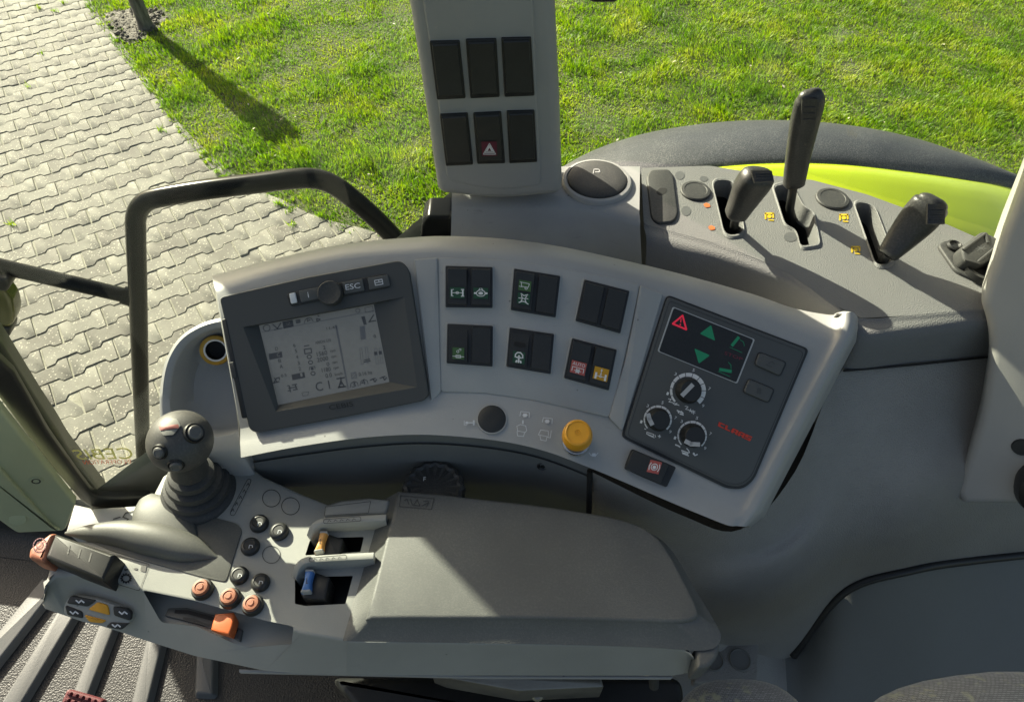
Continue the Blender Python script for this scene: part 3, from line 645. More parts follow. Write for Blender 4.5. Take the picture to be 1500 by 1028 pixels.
# front pillar: black seal, olive trim
PA = Plane((-0.70, .535, 2.0), (0.55, -1, 0.0))
t = thing('window_seal', 'thick black rubber seal along the pillar and window sill', 'seal', PA.at(130, 740))
b = MB(); q = roundpoly([(-60, 470, 0), (22, 548, 0), (72, 636), (114, 695), (138, 727, 10), (160, 730, 6), (222, 728, 3), (222, 741, 3), (150, 746, 10), (125, 741, 12), (80, 690), (35, 632), (-60, 505, 0)], 14)
b.prism([PA.at(x, y, .0) for x, y in q], PA.n, .016, .005); b.build('seal', M['black'], t)
t = thing('outer_pillar', 'dark olive outer pillar edge seen through the front window', 'pillar', PA.at(100, 690, -.07))
b = MB(); q = roundpoly([(-60, 430, 0), (8, 512), (60, 595), (90, 640, 8), (104, 664), (160, 735, 2), (120, 735, 2), (60, 650), (-60, 500, 0)], 10)
b.prism([PA.at(x, y, -.06) for x, y in q], PA.n, .05, .008); b.build('post', M['postolive'], t)
b = MB(); b.tube(catmull([PA.at(x, y, -.055) for x, y in ((-60, 462), (5, 532), (48, 600), (75, 645))], 5), .0035, 8); b.build('trim_line', M['olive'], t)
PT = Plane(PA.at(60, 700, .015), (0.30, -1, 0.10))
t = thing('pillar_trim', 'pale olive green pillar cover with recessed screws', 'pillar cover', PT.at(60, 778))
b = MB(); q = roundpoly([(-90, 480, 0), (-10, 588), (34, 643), (106, 733, 5), (111, 738, 3), (95, 778, 6), (24, 781, 6), (-90, 700, 0)], 3)
b.prism([PT.at(x, y, .012) for x, y in q], PT.n, .014, .004); shell = b.build('cover', M['olive'], t)
b = MB(); q = [(-90, 640), (0, 688), (76, 772), (90, 778), (26, 779), (-90, 700)]
b.prism([PT.at(x, y, .018) for x, y in roundpoly(q, 5)], PT.n, .012, .003); b.build('lower_step', M['olive'], t)
for (x, y, r) in ((53, 704, 7.5), (3, 731, 7)):
    c = PT.at(x, y, .0125); k = mpp(c)*r; b = MB(); b.lathe(c, PT.n, [(k*1.2, -.002), (k*1.15, .0012), (k*.9, .0014), (k*.8, .0008)], 20); b.lathe(c, PT.n, [(k*.8, .0004), (k*.78, .0012), (k*.4, .0006), (k*.15, .0006)], 14, 1); b.build('screw', [M['olive'], M['black']], t)
c = PT.at(26, 760, .019); k = mpp(c)*11; b = MB(); b.lathe(c, PT.n+Vector((.1, 0, .3)), [(k, -.004), (k*.98, .001), (k*.3, .0016)], 22); b.build('plug', M['olive'], t)
# sill ledge
PS = HZ(1.93)
t = thing('window_sill', 'grey sill below the front window with an embossed mark', 'sill', PS.at(150, 760))
b = MB(); q = roundpoly([(96, 779, 2), (108, 738, 2), (136, 744), (203, 740, 2), (300, 700, 2), (330, 745, 2), (215, 778, 4)], 6); b.prism([PS.at(x, y) for x, y in q], (0, 0, 1), .22, .004); b.build('top', M['console'], t)
b = MB(); Ms = PS.fn(.001); b.stroke(Ms, [(197, 748), (184, 751), (180, 757), (188, 760), (181, 766), (170, 766)], 1.6); b.stroke(Ms, [(176, 757), (166, 760)], 1.6); b.build('embossed_mark', M['darkprint'], t)

# cab side wall below the sill, floor, mat with ribs
FZ = 1.72
b = MB(); wl_ = [(-1.9, .72, 1.86), (-0.80, .57, 1.86), (-0.735, .535, 1.93), (-0.55, .695, 1.98), (-0.33, .855, 2.1), (-0.10, .97, 2.25), (0.20, .97, 2.28), (0.48, .94, 2.28), (0.72, .805, 2.28), (1.0, .60, 2.28), (1.6, .5, 2.28)]
b.grid([[Vector((x, y+.004, FZ-.3)) for x, y, z in wl_], [Vector((x, y+.004, z)) for x, y, z in wl_]])
tag(b.build('wall_right', M['fascia']), 'dark cab side wall below the window', kind='structure')
b = MB(); b.prism([Vector((x, y, FZ)) for x, y in ((-2, -1.2), (1.6, -1.2), (1.6, .5), (1.0, .6), (.72, .8), (.48, .93), (.2, .965), (-.1, .965), (-.33, .85), (-.55, .69), (-.735, .53), (-.80, .565), (-1.9, .715), (-2, .72))], (0, 0, 1), .05); floor_ = tag(b.build('floor', M['mat']), 'black pebbled rubber cab floor mat', kind='structure')
b = MB()   # the mat turns up against the front wall
G = []
for s_ in np.linspace(0, 1, 14):
    x = -2+s_*1.2; G.append([Vector((x, .64-.14*s_, FZ+.002)), Vector((x, .67-.14*s_, FZ+.008)), Vector((x, .685-.14*s_, FZ+.02)), Vector((x, .692-.14*s_, FZ+.04)), Vector((x, .695-.14*s_, FZ+.06))])
b.grid([catmull(g, 4) for g in G]); b.build('mat_upstand', M['mat'], floor_)
ribs = [((62, 845), (88, 852), (-16, 985), (-45, 975)), ((92, 880), (116, 890), (20, 1048), (-6, 1040)), ((148, 905), (170, 912), (120, 1040), (98, 1035)), ((216, 925), (240, 932), (214, 1040), (190, 1036)), ((288, 945), (313, 950), (312, 1017), (285, 1016))]
for q in ribs:
    b = MB(); b.prism([hz(x, y, FZ+.014) for x, y in roundpoly(list(q), 4)], (0, 0, 1), .013, .005, draft=.004); b.build('rib', M['rib'], floor_)
# pedal
t = thing('pedal', 'dark red rubber pedal pad with rows of nubs', 'pedal', hz(115, 1035, FZ+.05))
PP = Plane(hz(115, 1025, FZ+.09), (0.1, -.2, 1)); b = MB(); b.prism([PP.at(x, y) for x, y in roundpoly([(98, 1008), (152, 1024), (140, 1075), (76, 1060)], 5)], PP.n, .014, .004); b.build('pad', M['redrubber'], t)
q = [(98, 1009), (150, 1025), (140, 1072), (78, 1058)]
for i in range(6):
    for j in range(5):
        b = MB(); s_ = sub(q, (i+.22)/6, (j+.2)/5, (i+.8)/6, (j+.75)/5); b.prism([PP.at(x, y, .005) for x, y in s_], PP.n, .006, .0012, 1); b.build('nub', M['redrubber'], t)
b = MB(); b.tube([PP.at(115, 1040, -.012), PP.at(112, 1052, -.07)], .01, 10); b.build('arm', M['black'], t)

# ================================================================== switch column, ledge and lever deck
CY = 0.78
PC = Plane((0, CY, 2.4), (0, -1, 0.0))
col_t = thing('switch_column', 'grey upright column carrying six black rocker switches', 'column', vy(735, 296, CY))
q = roundpoly([(597, -2, 0), (612, 90, 0), (629, 200, 0), (641, 286, 12), (727, 297, 60), (824, 287, 14), (820, 150, 0), (813, -2, 0), (797, -400, 0), (780, -900, 0), (500, -900, 0), (552, -400, 0)], 4)
b = MB(); b.prism([PC.at(x, y) for x, y in q], PC.n, .12, .014, 4); b.build('housing', M['column'], col_t)
b = MB(); q = roundpoly([(618, -2, 0), (636, 110, 0), (655, 265, 10), (727, 280, 40), (793, 272, 8), (786, 120, 0), (781, -2, 0), (766, -400, 0), (744, -900, 0), (530, -900, 0), (578, -400, 0)], 3)
b.prism([PC.at(x, y, .003) for x, y in q], PC.n, .01, .003); b.build('front_panel', M['column'], col_t)
def rocker_pair(parent, plane, q, h0, n, name='rocker_switch', fmat='switch', tilt=None, frame=True):
    """a black switch frame holding n rockers; returns (part, list of rocker quads)"""
    b = MB(); b.prism([plane.at(x, y, h0+.0035) for x, y in roundpoly(q, 2, 3)], plane.n, .012, .0012, 2); part = b.build(name, M['black'], parent); rq = []
    for i in range(n):
        u0, u1 = i/n+.05/n+.02, (i+1)/n-.05/n-.02
        s_ = sub(q, u0, .055, u1, .94); rq.append(s_)
        ht = (tilt[i] if tilt else 0.002); b = MB()
        # a rocker: two facets meeting in a shallow V
        lo, hi = h0+.0065, h0+.0065+ht
        A = [plane.at(*s_[0], hi), plane.at(*s_[1], hi), plane.at(*bil(s_, 1, .5), lo), plane.at(*s_[2], lo+.0012), plane.at(*s_[3], lo+.0012), plane.at(*bil(s_, 0, .5), lo)]
        Bt = [p-plane.n*.008 for p in A]
        ctr = sum(A, Vector())/6; A2 = [p.lerp(ctr, .035) for p in A]; A1 = [p-plane.n*.0012 for p in A]
        b.add(A2+A1+Bt, [(0, 1, 2, 5), (5, 2, 3, 4)]+[(i_, (i_+1) % 6, 6+(i_+1) % 6, 6+i_) for i_ in range(6)]+[(6+i_, 6+(i_+1) % 6, 12+(i_+1) % 6, 12+i_) for i_ in range(6)], 0, False)
        b.build('rocker', M['switch'], part)
    return part, rq
cq = [[(629, 62), (673, 61), (682, 145), (640, 147)], [(682, 59), (727, 58), (732, 143), (689, 145)], [(734, 57), (778, 56), (783, 141), (739, 143)], [(644, 169), (685, 167), (693, 242), (653, 244)], [(693, 167), (734, 165), (740, 240), (699, 241)], [(742, 164), (783, 163), (787, 238), (746, 240)]]
for i, q in enumerate(cq):
    part, rq = rocker_pair(col_t, PC, q, .003, 1)
    if i == 4:
        part['label'] = 'hazard light rocker with white triangle on maroon'
        b = MB(); Mh = PC.fn(.0112); h_ = [(705, 208), (727.5, 207.5), (728.5, 228.5), (706, 229)]; b.poly([Mh(*p) for p in h_], 0); Mh2 = PC.fn(.0116)
        for k in (1.0, .68, .42):
            T_ = [(717, 219-8.6*k), (717+9*k, 219+7.2*k), (717-9*k, 219+7.2*k)]; b.stroke(Mh2, T_, 1.1, 1, True)
        b.build('hazard_symbol', [M['maroon'], M['white']], part)
# black tab at the top edge; unseen roller blind above it added for shade
t = thing('added_sun_blind', 'black pull tab at top edge, its unseen blind added for shade', 'sun blind', vy(885, -10, .90))
b = MB(); PB = Plane((0, .90, 0), (0, -1, 0)); b.prism([PB.at(x, y) for x, y in roundpoly([(862, -30), (908, -30), (908, 2), (900, 6), (868, 6), (862, 2)], 5)], (0, -1, 0), .02, .006); b.build('pull_tab', M['black'], t)
b = MB(); b.prism([Vector((x, .915, z)) for x, z in ((.08, 2.60), (.52, 2.60), (.52, 2.64), (.08, 2.64))], (0, -1, 0), .02, .004); b.build('bottom_bar', M['black'], t)
b = MB(); b.prism([Vector((x, .912, z)) for x, z in ((.09, 2.635), (.51, 2.635), (.51, 3.4), (.09, 3.4))], (0, -1, 0), .002); b.build('blind', M['fascia'], t)

# ledge carrying the column with its round cap
LZ = 2.36; PLZ = HZ(LZ)
led = thing('dash_ledge', 'scuffed grey ledge under the column with round dark cap', 'ledge', PLZ.at(800, 330))
xl = PLZ.at(662, 296).x
G = []
for px_, top_, low in ((661, 294, 400), (700, 297, 400), (760, 299, 410), (830, 300, 420), (890, 312, 430), (939, 326, 440)):
    pt_ = PLZ.at(px_, top_); lo_ = vy(px_, low, .745); bk = PLZ.at(px_-(1.5 if px_ > 900 else 0), 244)
    G.append([bk, pt_+Vector((0, .02, 0)), pt_+Vector((0, .006, -.003)), pt_+Vector((0, 0, -.010)), pt_.lerp(lo_, .5)+Vector((0, -.012, 0)), lo_])
b = MB(); b.grid([[Vector(p) for p in catmull(list(r), 4)] for r in zip(*G)])
b.add([G[0][i] for i in range(6)]+[Vector((G[0][0].x, .955, 2.0))], [tuple(range(7))], 0, False)
b.add([G[-1][i] for i in range(6)]+[Vector((G[-1][0].x, .955, 2.0))], [tuple(range(7))], 0, False)
b.build('body', M['ledge'], led, sharp=50)
cc = PLZ.at(874, 268); k = mpp(cc)
b = MB(); b.lathe(cc, (0, 0, 1), [(51*k, -.01), (51*k, .003), (49*k, .006), (45*k, .007), (44*k, .004)], 40); cap = b.build('cap_collar', M['ledge'], led)
b = MB(); b.lathe(cc, (0, 0, 1), [(43*k, .0), (43*k, .006), (42*k, .0085), (38*k, .0105), (26*k, .012), (8*k, .0125)], 44); b.build('round_cap', M['rubber'], led)
b = MB(); Mc = HZ(LZ+.0129).fn(); b.stroke(Mc, [(869, 254), (870, 248), (877, 248), (879, 252), (872, 252)], 1.3); b.build('cap_mark', M['knobgrey'], led)
b = MB(); kq = roundpoly([(617, 330), (626, 318), (662, 318), (662, 352), (615, 352)], 6); PK = Plane((0, .88, 0), (0, -1, 0)); b.prism([PK.at(x, y) for x, y in kq], (0, -1, 0), .05, .008)
tag(b.build('hinge_cover', M['gloss']), 'glossy black rubber cover beside the column foot', 'cover')

# lever deck
PD = HZ(DZ); deck = thing('lever_deck', 'dark grained console deck with slots for three levers', 'console', PD.at(1150, 400))
outer = [(939, 246), (1040, 243), (1120, 256), (1190, 264), (1270, 285), (1330, 307), (1390, 330), (1440, 352), (1495, 378), (1540, 400), (1540, 448), (1450, 450), (1330, 462), (1262, 466), (1225, 448), (1150, 396), (1060, 360), (1000, 343), (943, 328)]
slots = [roundpoly([(1043, 266), (1074, 266), (1090, 343), (1062, 347)], 13), roundpoly([(1133, 276), (1158, 270), (1176, 305), (1190, 312), (1199, 358), (1172, 362), (1166, 338), (1150, 330)], 7), roundpoly([(1250, 297), (1279, 302), (1310, 384), (1283, 391)], 13), ell(968.5, 279.5, 8, 6.2, 14)]
o2 = roundpoly(outer, 4, 3); loopo = [PD.at(x, y) for x, y in o2]; lh = [[PD.at(x, y) for x, y in s_] for s_ in slots[:3]]
allp = loopo+[p for l in lh for p in l]
tr = tessellate_polygon([loopo]+lh); b = MB(); b.add(allp, tr, 0, False)
b.build('top', M['deck'], deck)
for s_, l in zip(slots[:3], lh):
    b = MB(); c = sum(l, Vector())/len(l)
    lip = [[c+(p-c)*1.13+Vector((0, 0, .0006)) for p in l], [c+(p-c)*1.07+Vector((0, 0, .0032)) for p in l], [c+(p-c)*1.01+Vector((0, 0, .0026)) for p in l], [p-Vector((0, 0, .006)) for p in l], [p-Vector((0, 0, .03)) for p in l]]
    b.rings(lip, 0, cap0=False, cap1=False); b.rings([[p-Vector((0, 0, .03)) for p in l], [p-Vector((0, 0, .075)) for p in l]], 1, cap0=False, cap1=True); b.build('slot', [M['deck'], M['pit']], deck)
# deck front face falling to the console and the seam on the right
near = [(943, 328), (1000, 343), (1060, 360), (1150, 396), (1225, 448), (1262, 466), (1330, 462), (1450, 450), (1540, 448)]
lowr = [(945, 400, .735), (1000, 420, .715), (1070, 440, .695), (1158, 470, .655), (1215, 520, .605), (1236, 541, .556), (1340, 532, .572), (1448, 521, .60), (1540, 512, .63)]
G = []
for (x, y), (x2, y2, yy) in zip(near, lowr):
    p = PD.at(x, y); q = vy(x2, y2, yy); m1 = p+Vector((0, -.006, -.002)); m2 = p.lerp(q, .35)+Vector((0, -.012, .012))
    G.append(catmull([p, m1, m2, q], 5))
b = MB(); b.grid([catmull(list(r), 6) for r in zip(*G)]); b.build('front_face', M['deck'], deck, sharp=70)
# side plate of the deck next to the ledge
for (cx, cy, rx, ry) in ((1018.5, 281, 22, 14.5), (1219, 292.5, 24, 14)):
    c = PD.at(cx, cy); k = mpp(c)*rx; b = MB(); b.lathe(c, (0, 0, 1), [(k, 0), (k, .0025), (k*.94, .004), (k*.75, .0045), (k*.72, .0038), (k*.3, .004)], 30); b.build('cover_cap', M['rubber'], deck)
kp = roundpoly([(947, 258), (953, 248), (980, 247), (987, 256), (994, 312), (988, 324), (964, 327), (954, 318)], 9)
b = MB(); b.prism([PD.at(x, y, .004) for x, y in kp], (0, 0, 1), .006, .003); kp_o = b.build('key_plate', M['rubber'], deck)
b = MB(); b.poly([PD.at(x, y, .0043) for x, y in roundpoly([(961, 281), (967, 275), (977, 276), (977, 281), (970, 286), (963, 285)], 2)]); b.build('key_hole', M['pit'], kp_o)
Mk = PD.fn(.0009)
def implement(b, M_, x, y, s_, mi):
    b.stroke(M_, [(x-1*s_, y+.6*s_), (x-1*s_, y-.8*s_), (x+1*s_, y-.8*s_), (x+1*s_, y+.3*s_)], .45*s_, mi); b.poly([M_(*p) for p in ell(x, y, .62*s_, .5*s_, 10)], mi); b.stroke(M_, [(x-.2*s_, y+.9*s_), (x+1.1*s_, y+1.0*s_)], .3*s_, mi)
for x, y in ((1127, 317), (1236, 319), (1253.5, 366)): b = MB(); implement(b, Mk, x, y, 5.6, 0); b.build('lever_symbol', M['yelsym'], deck)
for x, y in ((1035.5, 301), (1042.5, 334)):
    b = MB(); b.poly([Mk(*p) for p in [(x-5, y-2), (x-1, y-4), (x+4, y-2), (x+5, y+2), (x-1, y+3), (x-4, y+1)]]); b.build('lever_symbol', M['orsym'], deck)
Mk = PD.fn(.0005)
for x, y, rx, ry in ((996, 257, 7, 6), (1031, 262, 6, 4), (1005, 309, 7, 7), (1158, 347, 10, 7)): b = MB(); b.poly([Mk(*p) for p in ell(x, y, rx, ry, 18)]); b.build('blank_mark', M['rib'], deck)

def superring(c, ax, side, a, bb, n=24, e=2.7):
    ax = ax.normalized(); u = (side-ax*side.dot(ax)).normalized(); w = ax.cross(u); o = []
    for k in range(n):
        t_ = 2*math.pi*k/n; C_, S_ = math.cos(t_), math.sin(t_)
        o.append(c+u*a*math.copysign(abs(C_)**(2/e), C_)+w*bb*math.copysign(abs(S_)**(2/e), S_))
    return o
def lever(label, stem, path, wid, thick, side, ridges, base):
    t = thing('control_lever', label, 'lever', base, 'control levers on the deck')
    b = MB(); b.tube(stem, .0065, 10); b.build('stem', M['black'], t, sharp=60)
    P = catmull(path, 4); W = catmull([Vector((w_, th, 0)) for w_, th in zip(wid, thick)], 4); rs = []
    for i, p in enumerate(P):
        ax = P[min(i+1, len(P)-1)]-P[max(i-1, 0)]; rs.append(superring(p, ax, side, W[i].x, W[i].y))
    ax = (P[-1]-P[-2]).normalized()
    for f_ in (20, 40, 58, 74, 86): c_, s__ = math.cos(math.radians(f_)), math.sin(math.radians(f_)); rs.append(superring(P[-1]+ax*W[-1].y*.8*s__, ax, side, W[-1].x*(.25+.75*c_), W[-1].y*c_))
    rs.insert(0, superring(P[0]-(P[1]-P[0]).normalized()*.003, P[1]-P[0], side, W[0].x*.85, W[0].y*.85))
    b = MB(); b.rings(rs); g = b.build('grip', M['grip'], t, sharp=50)
    return t, P, W, g
X1 = Vector((1, 0, 0)); 
# tall lever
LY = PD.at(1160, 300).y
pth = [vy(1163, 269, LY), vy(1170, 225, LY), vy(1179, 180, LY), vy(1186, 150, LY), vy(1187, 139, LY)]
k = mpp(pth[0])
t, P, W, g = lever('tall upright black lever, middle one of three', [PD.at(1160, 330, -.04), PD.at(1157, 305), vy(1163, 268, LY)], pth, [15*k, 17*k, 19*k, 19*k, 15*k], [.012, .013, .013, .012, .009], X1, 3, PD.at(1160, 320))
def ridgeplate(g, pts, off, mat='grip'):
    """a recessed finger plate with raised ridges on the face of a grip turned to the camera"""
    b = MB(); q = [p for p in pts]
    c = sum(q, Vector())/len(q); nrm = (q[1]-q[0]).cross(q[2]-q[1]).normalized()
    if nrm.dot(CC-c) < 0: nrm = -nrm
    q = [c+(p-c)*.9 for p in q]; b.prism([p+nrm*off for p in q], nrm, .003, .0008, 2); pl = b.build('finger_plate', M[mat], g)
    for v_ in (.30, .55, .80):
        a_ = q[0].lerp(q[3], v_).lerp(q[1].lerp(q[2], v_), .12); e_ = q[0].lerp(q[3], v_).lerp(q[1].lerp(q[2], v_), .88)
        b = MB(); b.tube([a_+nrm*(off+.0003), e_+nrm*(off+.0003)], .0007, 6); b.build('ridge', M['grip'], g)
FY = LY-.0135
ridgeplate(g, [vy(1174, 143, FY), vy(1199, 143, FY), vy(1196, 184, FY+.0015), vy(1171, 184, FY+.0015)], .0006)
# short lever tilted to the seat
pth = [hz(1078, 314, 2.372), hz(1088, 295, 2.395), hz(1099, 275, 2.42), hz(1108, 262, 2.437)]
t, P, W, g = lever('short stubby black lever tilted towards the seat, leftmost of three', [PD.at(1074, 335, -.04), PD.at(1076, 330, .005), hz(1079, 312, 2.374)], pth, [.0155, .0185, .0225, .023], [.015, .018, .019, .018], X1, 3, PD.at(1075, 330))
ridgeplate(g, [hz(1098, 249, 2.457), hz(1132, 249, 2.457), hz(1136, 266, 2.452), hz(1104, 268, 2.452)], .0004)
pth = [hz(1301, 372, 2.352), hz(1322, 348, 2.372), hz(1345, 322, 2.398), hz(1362, 302, 2.42), hz(1366, 297, 2.425)]
t, P, W, g = lever('broad black lever leaning right beside the pillar, rightmost of three', [PD.at(1290, 385, -.03), PD.at(1295, 380, .005), hz(1302, 371, 2.353)], pth, [.014, .020, .0245, .024, .020], [.012, .015, .016, .015, .011], Vector((.55, -.6, 0)), 3, PD.at(1297, 380))
ridgeplate(g, [hz(1357, 297, 2.4365), hz(1385, 297, 2.434), hz(1385, 330, 2.418), hz(1356, 330, 2.420)], .0012)

# socket with folded cap
sk = thing('power_socket', 'black power socket with hinged cap beside the rear pillar', 'socket', PD.at(1430, 385))
b = MB(); b.prism([PD.at(x, y, .005) for x, y in roundpoly([(1374, 358), (1384, 351), (1402, 353), (1480, 405), (1478, 432), (1440, 414), (1400, 396)], 8)], (0, 0, 1), .006, .003); b.build('base_plate', M['rubber'], sk)
c = PD.at(1397, 361, .006); b = MB(); k = mpp(c); b.lathe(c, (0, 0, 1), [(11*k, 0), (11*k, .003), (8*k, .005), (6*k, .002), (3*k, .002)], 20); b.build('screw', M['black'], sk)
PKc = Plane(PD.at(1432, 372, .028), (-.15, -.35, 1)); b = MB(); b.prism([PKc.at(x, y) for x, y in roundpoly([(1408, 363), (1440, 337), (1468, 352), (1462, 376), (1436, 388), (1412, 384)], 7)], PKc.n, .022, .004, draft=.002); cp = b.build('cap', M['rubber'], sk)
for a_, e_ in (((1411, 366), (1444, 342)), ((1432, 384), (1466, 356)), ((1444, 342), (1447, 356)), ((1413, 381), (1434, 386))):
    b = MB(); b.tube([PKc.at(*a_, .001), PKc.at(*e_, .001)], .002, 8); b.build('cap_rib', M['rubber'], sk)
b = MB(); Mq = PKc.fn(.0006)
for i in range(8): b.stroke(Mq, [(1437, 364), (1437+8*math.cos(i*.785), 364+5*math.sin(i*.785))], .9)
b.build('cap_mark', M['rib'], cp)
c = PD.at(1440, 398, .005); b = MB(); b.lathe(c, (0, 0, 1), [(.026, 0), (.025, .008), (.021, .009), (.020, .004)], 24); b.build('ring', M['black'], sk)

# rear pillar
t = thing('rear_pillar', 'light grey rear pillar cover at the right edge', 'pillar', vy(1440, 735, .60))
_a, _b, _c = vy(1470, 342, .655), vy(1405, 735, .452), vy(1600, 520, .53); _n = (_b-_a).cross(_c-_a); PR = Plane(_b, _n if _n.y < 0 else -_n); q = roundpoly([(1545, 150, 0), (1500, 268, 0), (1470, 342, 0), (1436, 440, 10), (1448, 480, 20), (1449, 530, 20), (1436, 610, 20), (1400, 722, 14), (1410, 740, 14), (1600, 741, 0), (1700, 150, 0)], 6)
b = MB(); b.prism([PR.at(x, y, .012) for x, y in q], PR.n, .16, .012, 4); b.build('cover', M['pillar'], t)
c = PR.at(1497, 655, .013); b = MB(); b.lathe(c, PR.n, [(.012, -.001), (.011, .002), (.006, .002)], 18); b.build('screw', M['black'], t)
c = PR.at(1542, 715, .02); t = thing('seat_belt_cover', 'black round cover at the lower right pillar edge', 'cover', c)
b = MB(); b.lathe(c, PR.n, [(.040, -.02), (.042, .01), (.037, .024), (.024, .03), (.006, .032)], 30); b.build('dome', M['black'], t)

# side wall sweeping down below deck and console, and the wheel-arch panel
Wc = [[(862, 689, .475), (862, 760, .47), (862, 860, .46), (862, 930, .45), (862, 1060, .26)],
      [(865, 690, .418), (865, 760, .41), (865, 860, .395), (865, 930, .385), (865, 1060, .232)],
      [(1000, 755, .385), (1000, 800, .37), (985, 870, .345), (1000, 930, .335), (1010, 1060, .232)],
      [(1085, 775, .375), (1085, 810, .36), (1070, 862, .335), (1085, 950, .325), (1095, 1060, .232)],
      [(1165, 690, .437), (1165, 770, .395), (1160, 835, .355), (1162, 960, .335), (1168, 1060, .232)],
      [(1236, 539, .558), (1240, 660, .475), (1250, 776, .412), (1235, 868, .39), (1240, 1060, .232)],
      [(1340, 530, .574), (1342, 640, .50), (1345, 737, .435), (1335, 835, .412), (1340, 1060, .232)],
      [(1448, 519, .602), (1446, 630, .53), (1442, 712, .468), (1432, 820, .44), (1440, 1060, .232)],
      [(1560, 510, .63), (1560, 620, .555), (1560, 700, .49), (1550, 808, .462), (1560, 1060, .232)]]
def bend(cells_, r0, r1, push=0.0):
    out = []
    for c in cells_: out.append([vy(x, y, Y)+Vector((0, push, 0)) for x, y, Y in c][r0:r1])
    rows = [catmull(list(r), 6) for r in zip(*out)]
    return [catmull(list(c), 7) for c in zip(*rows)]
wall = thing('side_wall', 'grained dark grey side wall sweeping down below the deck', 'wall panel', vy(1160, 960, .33))
b = MB(); b.grid(bend(Wc, 0, 4)); b.build('panel', M['wall'], wall, sharp=80)
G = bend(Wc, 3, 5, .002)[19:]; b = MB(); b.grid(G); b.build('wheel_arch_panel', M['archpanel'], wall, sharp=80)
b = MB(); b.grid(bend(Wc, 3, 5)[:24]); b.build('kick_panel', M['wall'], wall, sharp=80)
seamp = [vy(x, y, Y-.003) for x, y, Y in [c[3] for c in Wc[4:]]]; b = MB(); b.tube(catmull(seamp, 8), .0065, 10); b.build('seam_bead', M['black'], wall)
topseam = [vy(x, y+4, Y-.006) for x, y, Y in [c[0] for c in Wc[5:]]]; b = MB(); b.tube(catmull(topseam, 8), .0016, 6); b.build('joint', M['pit'], wall)
b = MB(); c = vy(1187, 975, .318); b.lathe(c, (0, -1, .3), [(.006, 0), (.005, .002), (.002, .001)], 12); b.build('clip', M['black'], wall)
# ================================================================== curved side console
TAU = math.radians(37); CP = Plane((0, .53, 2.364), (0, -math.sin(TAU), math.cos(TAU)))
con = thing('side_console', 'curved light grey side console carrying the screen and rocker switches', 'console', CP.at(700, 640))
ST = [((310, 404), (318, 430), (352, 628), (353, 670)), ((400, 380), (407, 402), (440, 610), (430, 655)), ((500, 358), (506, 380), (540, 592), (520, 642)), ((600, 348), (606, 372), (636, 576), (600, 636.5)),
      ((660, 346), (660, 372), (690, 573), (670, 639)), ((740, 350), (740, 376), (765, 581), (740, 647)), ((820, 361), (820, 388), (835, 595), (800, 661)), ((900, 378), (895, 405), (880, 617), (862, 684)),
      ((1000, 402), (992, 430), (925, 648), (915, 706)), ((1100, 430), (1090, 456), (985, 690), (975, 732)), ((1165, 452), (1160, 484), (1045, 722), (1030, 755)), ((1222, 462), (1212, 500), (1082, 740), (1066, 769))]
G = []
for tp, cr_, hi_, bo in ST:
    a0 = CP.at(*tp, -.036); a1 = CP.at(*cr_, 0.0); a2 = CP.at(*hi_, 0.0); a3 = CP.at(*bo, .018)
    mid1 = CP.at(tp[0]*.55+cr_[0]*.45, tp[1]*.45+cr_[1]*.55, -.009)
    G.append([a0+Vector((0, .03, -.10)), a0+Vector((0, .012, -.012)), a0, mid1, a1, a1.lerp(a2, .33), a1.lerp(a2, .66), a2, a2.lerp(a3, .5)+CP.n*.0015, a3, a3+Vector((0, .006, -.010)), a3+Vector((0, .03, -.016))])
for pts_, hs in ((((1236, 459), (1232, 494), (1098, 744), (1079, 770)), .0045), (((1249, 457), (1248, 488), (1112, 745), (1090, 771)), .002), (((1256, 464), (1254, 492), (1120, 750), (1097, 770)), -.012), (((1256, 470), (1254, 500), (1120, 756), (1098, 773)), -.06)):
    tp, cr_, hi_, bo = pts_; a0 = CP.at(*tp, hs-.010); a1 = CP.at(*cr_, hs); a2 = CP.at(*hi_, hs); a3 = CP.at(*bo, hs+.008)
    G.append([a0+Vector((0, .03, -.10)), a0+Vector((0, .012, -.012)), a0, a0.lerp(a1, .45)+CP.n*.002, a1, a1.lerp(a2, .33), a1.lerp(a2, .66), a2, a2.lerp(a3, .5), a3, a3+Vector((0, .006, -.010)), a3+Vector((0, .03, -.016))])
b = MB(); rows = [catmull(list(r), 8) for r in zip(*G)]
b.grid(rows)
n_ = len(rows[0]); left = [r[0] for r in rows]
b.add(left, [tuple(range(len(left)))], 0, False)
b.build('housing', M['console'], con, sharp=45)
# raised field round the rocker switches
q = roundpoly([(641, 377, 6), (700, 378, 0), (760, 383, 0), (830, 394, 0), (890, 405, 0), (938, 417, 6), (925, 480, 0), (905, 570, 0), (893, 612, 6), (850, 602, 0), (780, 586, 0), (710, 576, 0), (645, 574, 6), (642, 480, 0)], 5)
b = MB(); b.prism([CP.at(x, y, .0028) for x, y in q], CP.n, .006, .002, 2); b.build('switch_field', M['console'], con)
# left cheek beside the field
q = roundpoly([(606, 380, 3), (641, 377, 3), (646, 574, 5), (630, 590, 4)], 3)
b = MB(); b.prism([CP.at(x, y, .0045) for x, y in q], CP.n, .006, .002, 2); b.build('cheek', M['console'], con)
q = roundpoly([(938, 418, 3), (972, 430, 3), (912, 632, 5), (892, 612, 4), (918, 520, 0)], 3)
b = MB(); b.prism([CP.at(x, y, .0045) for x, y in q], CP.n, .006, .002, 2); b.build('cheek', M['console'], con)

